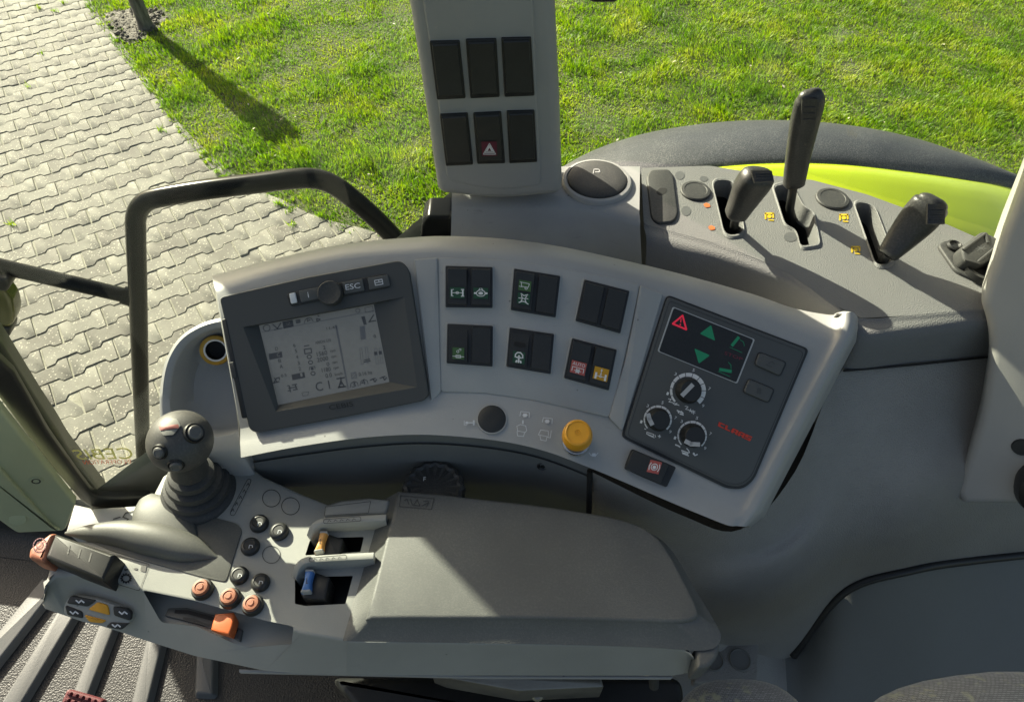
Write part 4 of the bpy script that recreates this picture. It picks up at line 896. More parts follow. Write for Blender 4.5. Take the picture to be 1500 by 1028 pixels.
HS = .0028
def decal(part, plane, h, quad, icon, bg, fg='white', name='symbol'):
    b = MB(); M0 = plane.fn(h); M1 = plane.fn(h+.0003); b.poly([M0(*p) for p in quad], 0)
    L_ = lambda u, v: M1(*bil(quad, u, v)); kind = icon
    def S(pts, w=.07, cl=False): b.stroke(L_, pts, w, 1, cl)
    def F(pts): b.poly([L_(*p) for p in pts], 1)
    if kind == 'axle':
        S([(.12, .22), (.12, .78)], .09); S([(.88, .18), (.88, .78)], .11); S([(.12, .5), (.88, .5)], .06); S(ell(.5, .5, .09, .10, 10), .06, True); S([(.1, .25), (.25, .2)], .06); S([(.1, .75), (.22, .8)], .06); S([(.78, .8), (.95, .8)], .08); S([(.78, .2), (.95, .2)], .08)
    elif kind == 'diff':
        S(ell(.5, .5, .3, .28, 18), .07, True); F(ell(.12, .5, .10, .09, 8)); F(ell(.88, .5, .10, .09, 8)); F(ell(.5, .5, .17, .14, 10)); S([(.35, .25), (.45, .05)], .06); S([(.65, .25), (.55, .05)], .06)
    elif kind == 'trailer':
        S([(.1, .2), (.85, .25), (.78, .6), (.25, .6), (.2, .22)], .05); S(ell(.62, .72, .1, .1, 10), .06, True); S([(.05, .62), (.3, .64)], .05)
    elif kind == 'pto':
        S([(.25, .08), (.5, .22), (.8, .08)], .08); S([(.3, .22), (.4, .5), (.3, .78)], .07); S([(.72, .22), (.6, .5), (.72, .78)], .07); S([(.1, .5), (.85, .45)], .07); S([(.15, .9), (.4, .75), (.6, .75), (.9, .92)], .08)
    elif kind == 'cyl':
        S([(.02, .76), (.98, .76)], .05); S([(.3, .66), (.7, .66), (.7, .86), (.3, .86)], .06, True); S(ell(.45, .34, .1, .1, 10), .05, True); S([(.53, .28), (.58, .12), (.72, .12), (.70, .26)], .05)
    elif kind == 'loop':
        S([(.2, .5), (.2, .28), (.35, .1), (.6, .08), (.8, .25), (.82, .5)], .10); S([(.5, .35), (.5, .9)], .14); S([(.3, .5), (.7, .5)], .12); S([(.3, .9), (.35, .78)], .14); S([(.7, .9), (.65, .78)], .14)
    elif kind == 'auto':
        textat(b, lambda x, y: L_(x, y), 'AUTO', .08, .36, .26, 0, .84, 1); S([(.12, .82), (.12, .5), (.88, .5), (.88, .82)], .05); F(ell(.5, .76, .16, .15, 8))
        for i in range(6): S([(.5, .76), (.5+.22*math.cos(i*1.047), .76+.2*math.sin(i*1.047))], .05)
    elif kind == 'axleup':
        S([(.18, .5), (.18, .92)], .14); S([(.84, .5), (.84, .92)], .14); S([(.2, .7), (.84, .7)], .05); S(ell(.5, .7, .08, .08, 10), .05, True); S([(.5, .6), (.5, .18)], .05); F([(.42, .25), (.5, .08), (.58, .25)]); F([(.42, .48), (.5, .6), (.58, .48)])
    elif kind == 'brake':
        S(ell(.5, .5, .26, .26, 16), .07, True); F(ell(.5, .52, .15, .16, 8)); S([(.14, .22), (.06, .5), (.14, .8)], .07); S([(.86, .22), (.94, .5), (.86, .8)], .07)
    b.build(name, [M[bg], M[fg]], part)
sw = {'A': [(652.5, 389), (721.5, 391), (721.5, 451), (652.5, 450)], 'B': [(753, 393), (821, 404), (814, 465), (748, 454)], 'C': [(856, 409), (922.6, 426), (909, 488.5), (843, 470)], 'D': [(655, 474), (722, 477), (721.5, 537), (654, 532)], 'E': [(746.5, 479.5), (812, 489), (806.7, 548), (741.5, 537)], 'F': [(838, 495), (904, 512), (892, 572), (826, 553.7)]}
tl = {'A': (.004, .004), 'B': (.004, .001), 'C': (.001, .001), 'D': (-.0035, .001), 'E': (-.0035, .001), 'F': (.004, .004)}
HD = HS+.0065+.0022
for k_, q in sw.items():
    # socket border pressed round the frame
    b = MB(); b.prism([CP.at(x, y, HS+.0012) for x, y in roundpoly(grow(q, 1.07), 3, 3)], CP.n, .003, .0009, 2); b.build('switch_bezel', M['console'], con)
    part, rq = rocker_pair(con, CP, q, HS, 2, tilt=tl[k_])
    if k_ == 'A': decal(part, CP, HD, sub(rq[0], .12, .52, .88, .82), 'axle', 'green'); decal(part, CP, HD, sub(rq[1], .12, .52, .88, .82), 'diff', 'green')
    if k_ == 'B': decal(part, CP, HD+.001, sub(rq[0], .2, .22, .86, .50), 'trailer', 'green2'); decal(part, CP, HD, sub(rq[0], .2, .56, .86, .86), 'pto', 'green')
    if k_ == 'D': decal(part, CP, HD, sub(rq[0], .2, .60, .82, .93), 'cyl', 'green2')
    if k_ == 'E':
        decal(part, CP, HD, sub(rq[0], .2, .58, .86, .92), 'loop', 'green')
        b = MB(); b.poly([CP.at(x, y, HD-.0002) for x, y in roundpoly(sub(rq[0], .22, .32, .84, .42), 1.5)]); b.build('lock_slot', M['pit'], part)
    if k_ == 'F': decal(part, CP, HD, sub(rq[0], .12, .52, .92, .86), 'auto', 'redplate'); decal(part, CP, HD, sub(rq[1], .14, .52, .92, .86), 'axleup', 'yelplate')
# the lone switch on the lower lip
PL2 = Plane(CP.at(952, 686, .010), CP.n+Vector((0, .10, .12)))
b = MB(); q = [(926, 657), (991, 684), (977, 713.5), (912.5, 686.5)]; b.prism([PL2.at(x, y, .003) for x, y in roundpoly(q, 3)], PL2.n, .014, .0012, 2); part = b.build('rocker_switch', M['black'], con); part['label'] = 'single rocker on the lower lip with red brake symbol'
b = MB(); b.prism([PL2.at(x, y, .010) for x, y in roundpoly([(928, 659), (980, 680), (968, 708), (915, 686)], 3)], PL2.n, .012, .0015, 2); b.build('rocker', M['switch'], part)
decal(part, PL2, .0104, [(953, 673), (970, 677), (964.5, 694.5), (947, 690.5)], 'brake', 'redplate')

# black round plug, yellow knob, printed symbols on the lower band
_a, _b, _c = CP.at(700, 575, .001), CP.at(830, 596, .001), CP.at(760, 651, .0185); _n = (_b-_a).cross(_c-_a); _n = _n if _n.z > 0 else -_n; BP = Plane(_a+_n.normalized()*.0012, _n)
c = BP.at(720.5, 613.5, .001); k = mpp(c); b = MB(); b.lathe(c, BP.n, [(20.5*k, -.006), (20.5*k, .0006), (20*k, .0009), (6*k, .0007)], 36); b.build('round_plug', M['switch'], con)
b = MB(); b.lathe(c, BP.n, [(22.5*k, -.005), (22.3*k, .0004), (20.8*k, .0006), (20.6*k, -.004)], 36, cap0=False, cap1=False); b.build('plug_ring', M['console'], con)
c = BP.at(844, 647, 0.0); k = mpp(c); ax = (BP.n+Vector((-.10, .0, .05))).normalized()
yk = (thing('yellow_knob', 'yellow push knob on a chrome collar in the console lip', 'knob', c))
b = MB(); b.lathe(c, ax, [(21.5*k, -.006), (21.5*k, .002), (20*k, .005), (17.5*k, .0055)], 36); b.build('collar', M['chrome'], yk)
b = MB(); b.lathe(c, ax, [(17*k, .003), (17*k, .022), (18*k, .026)], 36); b.build('neck', M['black'], yk)
b = MB(); b.lathe(c, ax, [(17*k, .022), (21*k, .0235), (21.8*k, .027), (21.5*k, .032), (20*k, .040), (18.4*k, .0435), (16.2*k, .0445), (15.7*k, .0437), (4*k, .0435), (3.6*k, .0428), (1*k, .0428)], 44); cpk = b.build('cap', M['yellow'], yk)
b = MB(); 
for r_ in (16, 4.2, 1.2):
    cc_ = c+ax*.0446; u = ax.orthogonal().normalized(); w_ = ax.cross(u); ring = [cc_+(u*math.cos(a)+w_*math.sin(a))*(r_*k) for a in [2*math.pi*i/36 for i in range(36)]]; ring2 = [cc_+(u*math.cos(a)+w_*math.sin(a))*((r_-.55)*k) for a in [2*math.pi*i/36 for i in range(36)]]
    b.rings([ring, ring2], 0, cap0=False, cap1=False)
b.build('ring_mark', M['amber'], cpk)
Mb = BP.fn(.0018)
def gear(b, x, y, s_, mi=0): b.poly([Mb(x+s_*(1+.18*(-1)**i)*math.cos(i*.5236), y+s_*.8*(1+.18*(-1)**i)*math.sin(i*.5236)) for i in range(12)], mi)
b = MB(); b.stroke(Mb, [(761.5, 609), (763, 602.5), (775.5, 604), (775, 611)], 1.0); gear(b, 769, 608, 3.6); b.build('printed_symbol', M['faint'], con)
b = MB(); b.stroke(Mb, [(758, 628), (757, 624), (762, 621.5), (770, 623.5), (771.5, 630), (769.5, 633), (758, 631)], .9, 0, True); b.stroke(Mb, [(757.5, 632), (758, 638), (767, 639), (768.5, 633)], .9, 0); b.stroke(Mb, [(766, 616), (766, 620)], 2.2, 0); b.build('printed_symbol', M['faint'], con)
b = MB(); b.stroke(Mb, [(794.5, 618), (796, 611.5), (809, 613), (808.5, 620)], 1.0); gear(b, 801.5, 617, 3.6); b.build('printed_symbol', M['faint'], con)
b = MB(); b.stroke(Mb, [(789, 636), (792, 629.5), (803, 631), (803.5, 638)], .9); b.stroke(Mb, [(788.5, 636.5), (803, 639.5)], .9); b.stroke(Mb, [(791, 638), (792, 644), (800, 645.5), (801, 640)], .9); b.stroke(Mb, [(802, 640), (806, 641), (807.5, 630.5)], .9); b.build('printed_symbol', M['faint'], con)
b = MB(); b.stroke(Mb, [(680, 616), (680, 622), (684, 622)], .8); b.stroke(Mb, [(682, 619), (695, 619)], 1.6); b.stroke(Mb, [(694, 616), (694, 622)], 2.4); gear(b, 684, 619, 2.4); b.build('printed_symbol', M['faint'], con)
b = MB(); gear(b, 870, 666, 3.4); b.stroke(Mb, [(863, 663), (866, 667), (872, 668), (876, 663)], .9); b.build('printed_symbol', M['faint'], con)

# storage tray at the left end
tray_o = roundpoly([(344, 462, 4), (300, 470, 20), (262, 492, 20), (240, 530, 20), (233, 580, 20), (236, 640, 30), (262, 672, 30), (356, 668, 4), (352, 630, 3)], 20, 6)
tray_i = roundpoly([(336, 478, 4), (304, 482, 20), (270, 503, 20), (252, 538, 20), (247, 585, 20), (254, 622, 20), (282, 638, 16), (318, 640, 12), (344, 635, 8), (350, 628, 2), (340, 560, 2)], 16, 6)
def resample(P, n):
    P = [Vector((p[0], p[1])) for p in P]; P.append(P[0]); L_ = [0]
    for i in range(len(P)-1): L_.append(L_[-1]+(P[i+1]-P[i]).length)
    out = []; j = 0
    for i in range(n):
        d = L_[-1]*i/n
        while L_[j+1] < d: j += 1
        t_ = (d-L_[j])/max(1e-9, L_[j+1]-L_[j]); q = P[j].lerp(P[j+1], t_); out.append((q.x, q.y))
    return out
to, ti = resample(tray_o, 72), resample(tray_i, 72)
b = MB(); O0 = [CP.at(x, y, -.012) for x, y in to]; I0 = [CP.at(x, y, -.012) for x, y in ti]; ci = sum(I0, Vector())/72
O_low = [p+Vector((0, 0.0, -.05)) for p in O0]
I1 = [p-CP.n*.004+(ci-p)*.02 for p in I0]; I2 = [p-CP.n*.03+(ci-p)*.10 for p in I0]; I3 = [p-CP.n*.042+(ci-p)*.22 for p in I0]; I4 = [p-CP.n*.045+(ci-p)*.6 for p in I0]
Om = [p+CP.n*.003+(i_-p)*.4 for p, i_ in zip(O0, I0)]
b.rings([O_low, O0, Om, I0, I1, I2, I3, I4], 0, cap0=False, cap1=True); b.build('tray', M['console'], con, sharp=55)
c = CP.at(316, 513, -.030); k = mpp(c); axt = (CP.n+Vector((.25, -.35, 0))).normalized()
b = MB(); b.lathe(c, axt, [(22*k, -.004), (22*k, .001), (20*k, .002), (16.5*k, .002)], 30, 0, cap0=False, cap1=False); b.lathe(c, axt, [(16.5*k, .002), (15.5*k, .0026), (14*k, .0016)], 30, 1, cap0=False, cap1=False); b.lathe(c, axt, [(14*k, .0016), (13.5*k, -.012), (1*k, -.013)], 30, 2, cap0=False); b.build('grommet', [M['brass'], M['white'], M['pit']], con)

# ================================================================== monitor
mon = thing('terminal_screen', 'dark terminal with lit grey display, rotary knob and keys', 'monitor', CP.at(480, 600))
out_q = roundpoly([(322, 436, 7), (450, 407, 0), (586, 382, 12), (598, 395, 8), (627, 578, 6), (620, 586, 6), (500, 610, 0), (376, 633, 8), (366, 628, 6)], 5)
HB = .013
opn = [(356, 479), (592, 435), (611, 567), (404, 603)]; scr = [(379.3, 476.5), (547.4, 445.6), (570.4, 559.4), (407.3, 593.2)]
b = MB(); lo = [CP.at(x, y, HB) for x, y in out_q]; lh_ = [CP.at(x, y, HB-.0005) for x, y in opn]
tr = tessellate_polygon([lo, lh_]); b.add(lo+lh_, tr, 0, False)
low = [p-CP.n*.022 for p in lo]; b.rings([lo, [p-CP.n*.0015+(p-CP.at(480, 510, HB)).normalized()*.0012 for p in lo], low], 0, cap0=False, cap1=False)
ls = [CP.at(x, y, HB-.010) for x, y in scr]; b.rings([lh_, ls], 0, cap0=False, cap1=False, smooth=False); bez = b.build('bezel', M['charcoal'], mon, sharp=30)
b = MB(); b.prism([CP.at(x, y, HB+.0005) for x, y in roundpoly([(324, 468, 3), (331, 466, 3), (362, 612, 3), (354, 613, 3)], 2)], CP.n, .02, .001); b.build('hinge_strip', M['black'], mon)
b = MB(); b.prism([CP.at(x, y, HB+.0015) for x, y in roundpoly([(335, 531), (342, 529.5), (347, 553), (340, 554.5)], 2)], CP.n, .004, .0008); b.build('latch', M['rubber'], mon)
ms = CP.fn(HB-.0098)
b = MB(); b.poly([ms(x, y) for x, y in scr]); lcd = b.build('display', M['lcd'], mon); lcd['label'] = 'lit pale grey display with gear and speed readouts'
mt_ = CP.fn(HB-.0094); dp = lambda x, y: (370+x/5.709, 430+y/5.711)      # points measured on an enlarged view
Md = lambda x, y: mt_(*dp(x, y)); A_ = math.radians(-10.5)
ink = MB(); ink2 = MB()
def tx(t_, x, y, h, w=None, anchor='l', mi=0): textat(ink2 if mi else ink, Md, t_, x, y, h, A_, w, 0, 0.0, anchor)
for t_, x, y in (('D', 192, 478), ('C', 206, 528), ('B', 218, 578), ('A', 230, 625)): tx(t_, x, y, 30, 24, mi=(1 if t_ == 'C' else 0))
for t_, x, y in (('6', 342, 448), ('5', 356, 497), ('4', 366, 547), ('3', 378, 597), ('2', 388, 645), ('1', 402, 695)): tx(t_, x, y, 30, 18, mi=(1 if t_ == '1' else 0))
tx('ARION 530', 526, 424, 24, 132); tx('2', 592, 468, 32, 20); tx('1560', 540, 526, 36, 88); tx('rpm', 652, 498, 22, 44); tx('2000', 542, 574, 36, 94); tx('rpm', 660, 546, 22, 44)
tx('0', 622, 608, 34, 22); tx('rpm', 670, 594, 22, 44); tx('1180', 582, 660, 36, 74); tx('rpm', 680, 640, 22, 44); tx('0.0', 612, 706, 36, 54); tx('km/h', 690, 688, 22, 64); tx('C 1', 534, 818, 74, 118)
tx('0.16 ha', 890, 690, 30, 112); tx('3', 832, 784, 42, 34); tx('4', 912, 764, 42, 34); tx('0', 1014, 372, 28, 20); tx('11:41', 620, 304, 22, 84); tx('0.5', 240, 700, 24, 46)
ro = ink.build('readout', M['lcdtxt'], lcd); ro['kind'] = 'stuff'; ro2 = ink2.build('selected_readout', M['lcd'], lcd); ro2['kind'] = 'stuff'
mi_ = CP.fn(HB-.0096); Mi = lambda x, y: mi_(*dp(x, y))
def box(name, pts, mat='lcdtxt'):
    b = MB(); b.poly([Mi(*p) for p in pts]); return b.build(name, M[mat], lcd)
box('selection_bar', [(134, 504), (244, 484), (250, 532), (142, 554)]); box('selection_bar', [(326, 678), (432, 656), (440, 702), (334, 724)]); box('selected_tab', [(248, 236), (334, 219), (344, 276), (260, 293)])
box('level_bar', [(908, 194), (938, 188), (954, 258), (930, 262)]); box('level_bar', [(896, 275), (938, 268), (948, 380), (905, 386)], 'lcdmid'); box('divider', [(688, 262), (705, 262), (804, 800), (794, 800)], 'lcdmid')
def lines(name, segs, w=5, mat='lcdtxt'):
    b = MB()
    for s_ in segs: b.stroke(Mi, s_[0], w, 0, len(s_) > 1 and s_[1])
    return b.build(name, M[mat], lcd)
lines('tab_rule', [([(78, 322), (700, 205), (1028, 140)],)], 4, 'lcdmid')
lines('icon', [(ell(118, 288, 28, 27, 18), True)], 5); lines('icon', [([(168, 258), (208, 292), (236, 245)],), ([(182, 302), (246, 290)],)], 8); lines('icon', [(ell(294, 245, 14, 12, 10), True), ([(268, 270), (325, 258)],)], 5, 'lcd')
lines('icon', [([(362, 225), (395, 219)],), ([(364, 236), (398, 230)],), ([(366, 246), (398, 240)],)], 8); lines('icon', [([(434, 246), (440, 218), (462, 202), (488, 204), (506, 230)],), ([(458, 212), (458, 234), (482, 220)], True)], 5); lines('icon', [([(536, 208), (538, 234), (566, 216)], True), ([(545, 182), (556, 190)],)], 7)
lines('icon', [(ell(880, 142, 18, 17, 12), True)], 4); lines('icon', [([(938, 118), (1002, 104), (1010, 148), (944, 158)], True)], 3); lines('icon', [([(978, 232), (1012, 178)],), ([(972, 236), (1030, 226)],)], 9)
lines('icon', [([(432, 466), (488, 458), (494, 494), (438, 504)], True)], 8); 
for x, y in ((474, 528), (484, 575), (505, 667)): lines('icon', [(ell(x, y, 18, 15, 12), True)], 6)
lines('icon', [([(474, 638), (476, 616), (520, 608), (522, 630)],)], 5); box('icon', [Vector(p) for p in ell(498, 628, 13, 11, 10)]); lines('icon', [([(432, 440), (472, 432)],)], 8)
lines('icon', [([(292, 770), (310, 772)],), ([(330, 764), (368, 758)],), ([(300, 790), (370, 780)],), ([(296, 812), (314, 810)],), ([(340, 806), (376, 798)],), ([(308, 772), (316, 820)],), ([(356, 760), (366, 800)],)], 8)
lines('icon', [([(412, 828), (470, 820), (462, 850), (420, 856)], True)], 3); lines('icon', [([(172, 748), (222, 735)],), ([(182, 705), (206, 742)],), ([(180, 740), (200, 708), (222, 700), (224, 720)],)], 8)
lines('icon', [([(704, 712), (768, 702)],), ([(738, 702), (740, 760)],), ([(716, 785), (780, 776)],), ([(722, 780), (738, 730), (768, 778)], True)], 11)
for x, y in ((850, 765), (932, 748)): lines('icon', [([(x-34, y+20), (x-26, y-16), (x, y-32), (x+26, y-20), (x+34, y+8)],)], 5)
for x, y in ((1010, 722), (1092, 706)): lines('icon', [([(x-28, y+2), (x-4, y-8), (x+12, y+16), (x+28, y-4)],), ([(x-4, y-8), (x+16, y-14)],)], 9)
for x, y in ((905, 520), (950, 510), (1030, 520), (1068, 515)): lines('icon', [([(x-10, y-60), (x+4, y+70), (x+24, y+66), (x+8, y-64)], True)], 3, 'lcdmid')
for x, y in ((1029, 496), (1068, 490)): box('lock_icon', [(x-14, y-8), (x+10, y-12), (x+14, y+16), (x-10, y+20)])
lines('icon', [([(934, 572), (984, 562)],), ([(936, 556), (980, 548)],)], 8); lines('icon', [([(822, 664), (862, 656), (870, 702), (830, 710)], True), ([(826, 690), (858, 660)],), ([(834, 706), (868, 676)],)], 5, 'lcdmid')
# bezel keys and rotary knob
kb = [(419, 430), (566, 400), (572, 421), (425, 449)]
b = MB(); b.prism([CP.at(x, y, HB+.001) for x, y in roundpoly(kb, 6)], CP.n, .003, .0008); b.build('key_surround', M['black'], mon)
for q, nm, sym in (([(423, 430), (432, 428), (435, 443), (426, 445)], 'sensor', None), ([(437, 426), (466, 420.5), (470, 437), (441, 443)], 'key', 'i'), ([(501, 413.5), (531, 408), (534, 425.5), (504, 431)], 'key', 'ESC'), ([(538, 407), (568, 402), (572, 418.5), (541, 424.5)], 'key', 'win')):
    b = MB(); b.prism([CP.at(x, y, HB+.0035) for x, y in roundpoly(q, 2)], CP.n, .004, .001, 2); ko = b.build(nm, M['panel'] if sym else M['faint'], mon); mk = CP.fn(HB+.0038); b = MB()
    if sym == 'i': textat(b, mk, 'i', 451.5, 436, 8, A_, None)
    elif sym == 'ESC': text(b, mk, 'ESC', [(505.5, 417), (527, 414), (528, 421.5), (506.5, 425)])
    elif sym == 'win': b.stroke(mk, [(548.5, 411), (559.5, 409), (561, 416), (550, 418)], 1, 0, True); b.stroke(mk, [(549, 414.5), (560, 412.5)], 1); b.stroke(mk, [(554.5, 410), (555.5, 413.5)], 1)
    if sym: b.build('key_print', M['faint'], ko)
c = CP.at(486, 430.5, HB); k = mpp(c); b = MB(); b.lathe(c, CP.n, [(17.5*k, .0), (17.5*k, .010), (16.8*k, .012), (15.5*k, .0126), (14.5*k, .0122), (2*k, .0122)], 40, 0, .012, 40); b.build('rotary_knob', M['rubber'], mon)
b = MB(); text(b, CP.fn(HB+.0004), 'CEBIS', [(481, 593.5), (516, 587.5), (518, 594.5), (483, 600.5)]); b.build('embossed_lettering', M['black'], mon)

# ================================================================== lift control panel
lc = thing('lift_control_unit', 'charcoal panel with warning display, three dials and red lettering', 'control unit', CP.at(1050, 640))
HP = .0045; q = roundpoly([(978, 434, 7), (1182, 512, 7), (1102, 701, 10), (1086, 713, 10), (1066, 711, 6), (914, 638, 7)], 6)
b = MB(); b.prism([CP.at(x, y, HP) for x, y in q], CP.n, .012, .0012, 2); b.build('face_plate', M['panel'], lc)
b = MB(); b.prism([CP.at(x, y, HP-.002) for x, y in roundpoly([(977, 431, 8), (1186, 511, 8), (1105, 703, 11), (1088, 717, 11), (1064, 715, 7), (910, 640, 8)], 6)], CP.n, .012, .001, 2); b.build('gasket', M['black'], lc)
b = MB(); gl = [(x, y) for x, y in roundpoly(grow(q, .965), .5)]; b.stroke(CP.fn(HP+.0002), gl, .55, 0, True); b.build('groove', M['black'], lc)
dq = roundpoly([(985.5, 449, 3), (1106, 497, 3), (1080, 562, 3), (963, 514.5, 3)], 3)
b = MB(); b.prism([CP.at(x, y, HP+.0005) for x, y in dq], CP.n, .002); b.build('display_frame', M['frame'], lc)
b = MB(); b.prism([CP.at(x, y, HP+.0009) for x, y in grow(dq, .965)], CP.n, .002); wd = b.build('warning_display', M['black'], lc)
e2 = lambda x, y: (950+x/5.712, 430+y/5.711); mq = CP.fn(HP+.0012); Mq = lambda x, y: mq(*e2(x, y))
b = MB(); b.stroke(Mq, [(285, 184), (316, 300), (203, 252)], 15, 0, True); b.stroke(Mq, [(272, 212), (269, 240)], 8); b.poly([Mq(*p) for p in ell(266, 259, 7, 7, 10)]); b.build('warning_triangle', M['redlit'], wd)
for T_ in ([(524, 262), (558, 395), (428, 335)], [(383, 458), (515, 516), (420, 586)]):
    b = MB(); b.poly([Mq(*p) for p in roundpoly(T_, 14)]); b.build('arrow', M['teal'], wd)
for cx, cy, sg in ((735, 400, 1), (650, 640, -1)):
    b = MB()
    if sg > 0: b.stroke(Mq, [(700, 432), (752, 368)], 26); b.stroke(Mq, [(680, 448), (782, 494)], 4); b.stroke(Mq, [(768, 388), (795, 405), (802, 438)], 5); 
    else: b.stroke(Mq, [(600, 634), (688, 650)], 26); b.stroke(Mq, [(582, 650), (682, 694)], 4); b.stroke(Mq, [(668, 574), (690, 598), (690, 628)], 5)
    b.build('lift_symbol', M['teal'], wd)
b = MB(); text(b, Mq, 'STOP', [(640, 482), (790, 538), (782, 562), (634, 508)]); b.build('stop_lettering', M['dimred'], wd)
for q, sym in (([(1112, 515), (1152.5, 530.5), (1143, 551.5), (1105, 534)], 0), ([(1097, 554), (1135, 570), (1126, 590.5), (1088, 574)], 1)):
    b = MB(); b.prism([CP.at(x, y, HP+.0006) for x, y in roundpoly(grow(q, 1.05), 6)], CP.n, .003, .0006, 2); b.build('key_rim', M['black'], lc)
    b = MB(); b.prism([CP.at(x, y, HP+.0030) for x, y in roundpoly(grow(q, .95), 5)], CP.n, .004, .0014, 3); ko = b.build('key', M['panel'], lc); cx = sum(p[0] for p in q)/4; cy = sum(p[1] for p in q)/4; b = MB(); mz = CP.fn(HP+.0033)
    if sym: b.poly([mz(cx+x, cy+y) for x, y in ((-3, 4), (-1.5, -4), (1.5, -4.5), (4, -2), (3, 5))])
    else: b.stroke(mz, [(cx-6, cy+1), (cx+3, cy+5)], .9); b.stroke(mz, [(cx-2, cy-1), (cx+3, cy-3), (cx+6, cy)], 1.2)
    b.build('key_print', M['charcoal'], ko)
e3 = lambda x, y: (920+x/6.818, 540+y/6.82); md = CP.fn(HP+.0006); Md3 = lambda x, y: md(*e3(x, y))
def dialpart(cx, cy, RO, RI, kr, ptr, curved, label):
    px_, py_ = e3(cx, cy); c = CP.at(px_, py_, HP); k = mpp(c)
    b = MB(); b.lathe(c, CP.n, [(kr*1.0*k/6.818, 0), (kr*k/6.818, .003), (kr*.93*k/6.818, .0045), (kr*.86*k/6.818, .013), (kr*.78*k/6.818, .0145), (kr*.2*k/6.818, .0145)], 36, 0, .02, 3); d = b.build('dial', M['black'], lc); d['label'] = label
    b = MB(); a0, a1 = math.radians(-222+0), math.radians(50); n = 11
    for i in range(n):
        f0 = a0+(a1-a0)*i/n+.02; f1 = a0+(a1-a0)*(i+1)/n-.02; ring = []
        gr = .35+.65*i/(n-1); ri = RI if RO-RI > 45 else RO-(RO-RI)*(.55+.45*gr)
        ri = RO-(RO-RI)*gr
        seg = 4; pts = [(cx+RO*math.cos(f0+(f1-f0)*j/seg), cy+RO*.985*math.sin(f0+(f1-f0)*j/seg)) for j in range(seg+1)]+[(cx+ri*math.cos(f1-(f1-f0)*j/seg), cy+ri*.985*math.sin(f1-(f1-f0)*j/seg)) for j in range(seg+1)]
        b.add([Md3(*p) for p in pts], [(j, j+1, 2*seg-j, 2*seg+1-j) for j in range(seg)], 0, False)
    for dg_, t_ in ((172, '1'), (-128, '3'), (-76, '5'), (-5, '7'), (46, '9')):
        a = math.radians(dg_); textat(b, Md3, t_, cx+(RO+30)*math.cos(a), cy+(RO+30)*math.sin(a)+14, 30, math.radians(22), 22, 0, 0, 'c')
    sc_ = b.build('scale_print', M['white'], d)
    mp_ = CP.fn(HP+.0149); b = MB(); b.stroke(lambda x, y: mp_(*e3(x, y)), ptr, 44); b.build('pointer', M['knobgrey'], d)
dialpart(598, 218, 180, 122, 128, [(545, 262), (640, 165)], 0, 'large upper dial with pointer turned to five')
dialpart(297, 505, 142, 108, 116, [(202, 458), (212, 500), (238, 552)], 1, 'lower left dial with pointer turned to two')
dialpart(640, 665, 148, 112, 120, [(578, 725), (630, 752), (706, 755)], 1, 'lower right dial with pointer turned to nine')
def scribble(segs, w=9):
    b = MB()
    for s_ in segs: b.stroke(Md3, s_, w)
    b.build('printed_symbol', M['white'], lc)
scribble([[(402, 300), (432, 304), (408, 330), (440, 336)], [(440, 336), (510, 366)], [(450, 350), (490, 345)], [(465, 360), (500, 358)]], 7)
scribble([[(568, 372), (600, 380), (574, 404), (606, 410)], [(606, 410), (670, 440)], [(622, 400), (640, 445)], [(648, 412), (655, 455)], [(612, 425), (670, 425)]], 6)
scribble([[(490, 415), (540, 440)], [(500, 420), (505, 440)], [(520, 450), (552, 460)], [(530, 425), (550, 445)]], 12)
scribble([[(188, 632), (256, 655), (250, 675), (186, 650), (188, 632)], [(200, 660), (262, 688)], [(268, 660), (275, 682)]], 7)
scribble([[(165, 598), (178, 603)]], 8); scribble([[(300, 670), (326, 678)], [(316, 660), (310, 688)]], 8)
scribble([[(474, 758), (500, 768), (518, 780)]], 13); scribble([[(535, 815), (600, 838), (596, 850), (540, 835)], [(585, 795), (605, 815), (612, 838)], [(545, 845), (605, 868)]], 10)
scribble([[(650, 845), (668, 865), (692, 855)], [(655, 840), (662, 850)]], 12)
# maker's lettering, one part
def blockletters(quad):
    b = MB(); L_ = lambda u, v: md(*bil(quad, u, v)); g = .012; w = .188
    def bar(x0, y0, x1, y1): b.poly([L_(x0, y0), L_(x1, y0), L_(x1, y1), L_(x0, y1)])
    def letter(i, bars):
        x = i*.203
        for (a0, b0, a1, b1) in bars: bar(x+a0*w, b0, x+a1*w, b1)
    C_ = [(0, 0, .36, 1), (.36, 0, .95, .28), (.36, .72, .95, 1)]; L2 = [(0, 0, .38, 1), (.38, .70, .9, 1)]; A2 = [(0, .12, .36, 1), (.66, 0, 1, 1), (.12, 0, .66, .26), (.36, .52, .66, .74)]; S_ = [(0, 0, 1, .24), (0, .24, .36, .40), (0, .40, 1, .62), (.64, .62, 1, .78), (0, .78, 1, 1)]
    for i, l in enumerate((C_, L2, A2, A2, S_)): letter(i, l)
    return b.build('lettering', M['logo'], lc)
blockletters([e3(908, 528), e3(1242, 680), e3(1218, 724), e3(896, 572)])

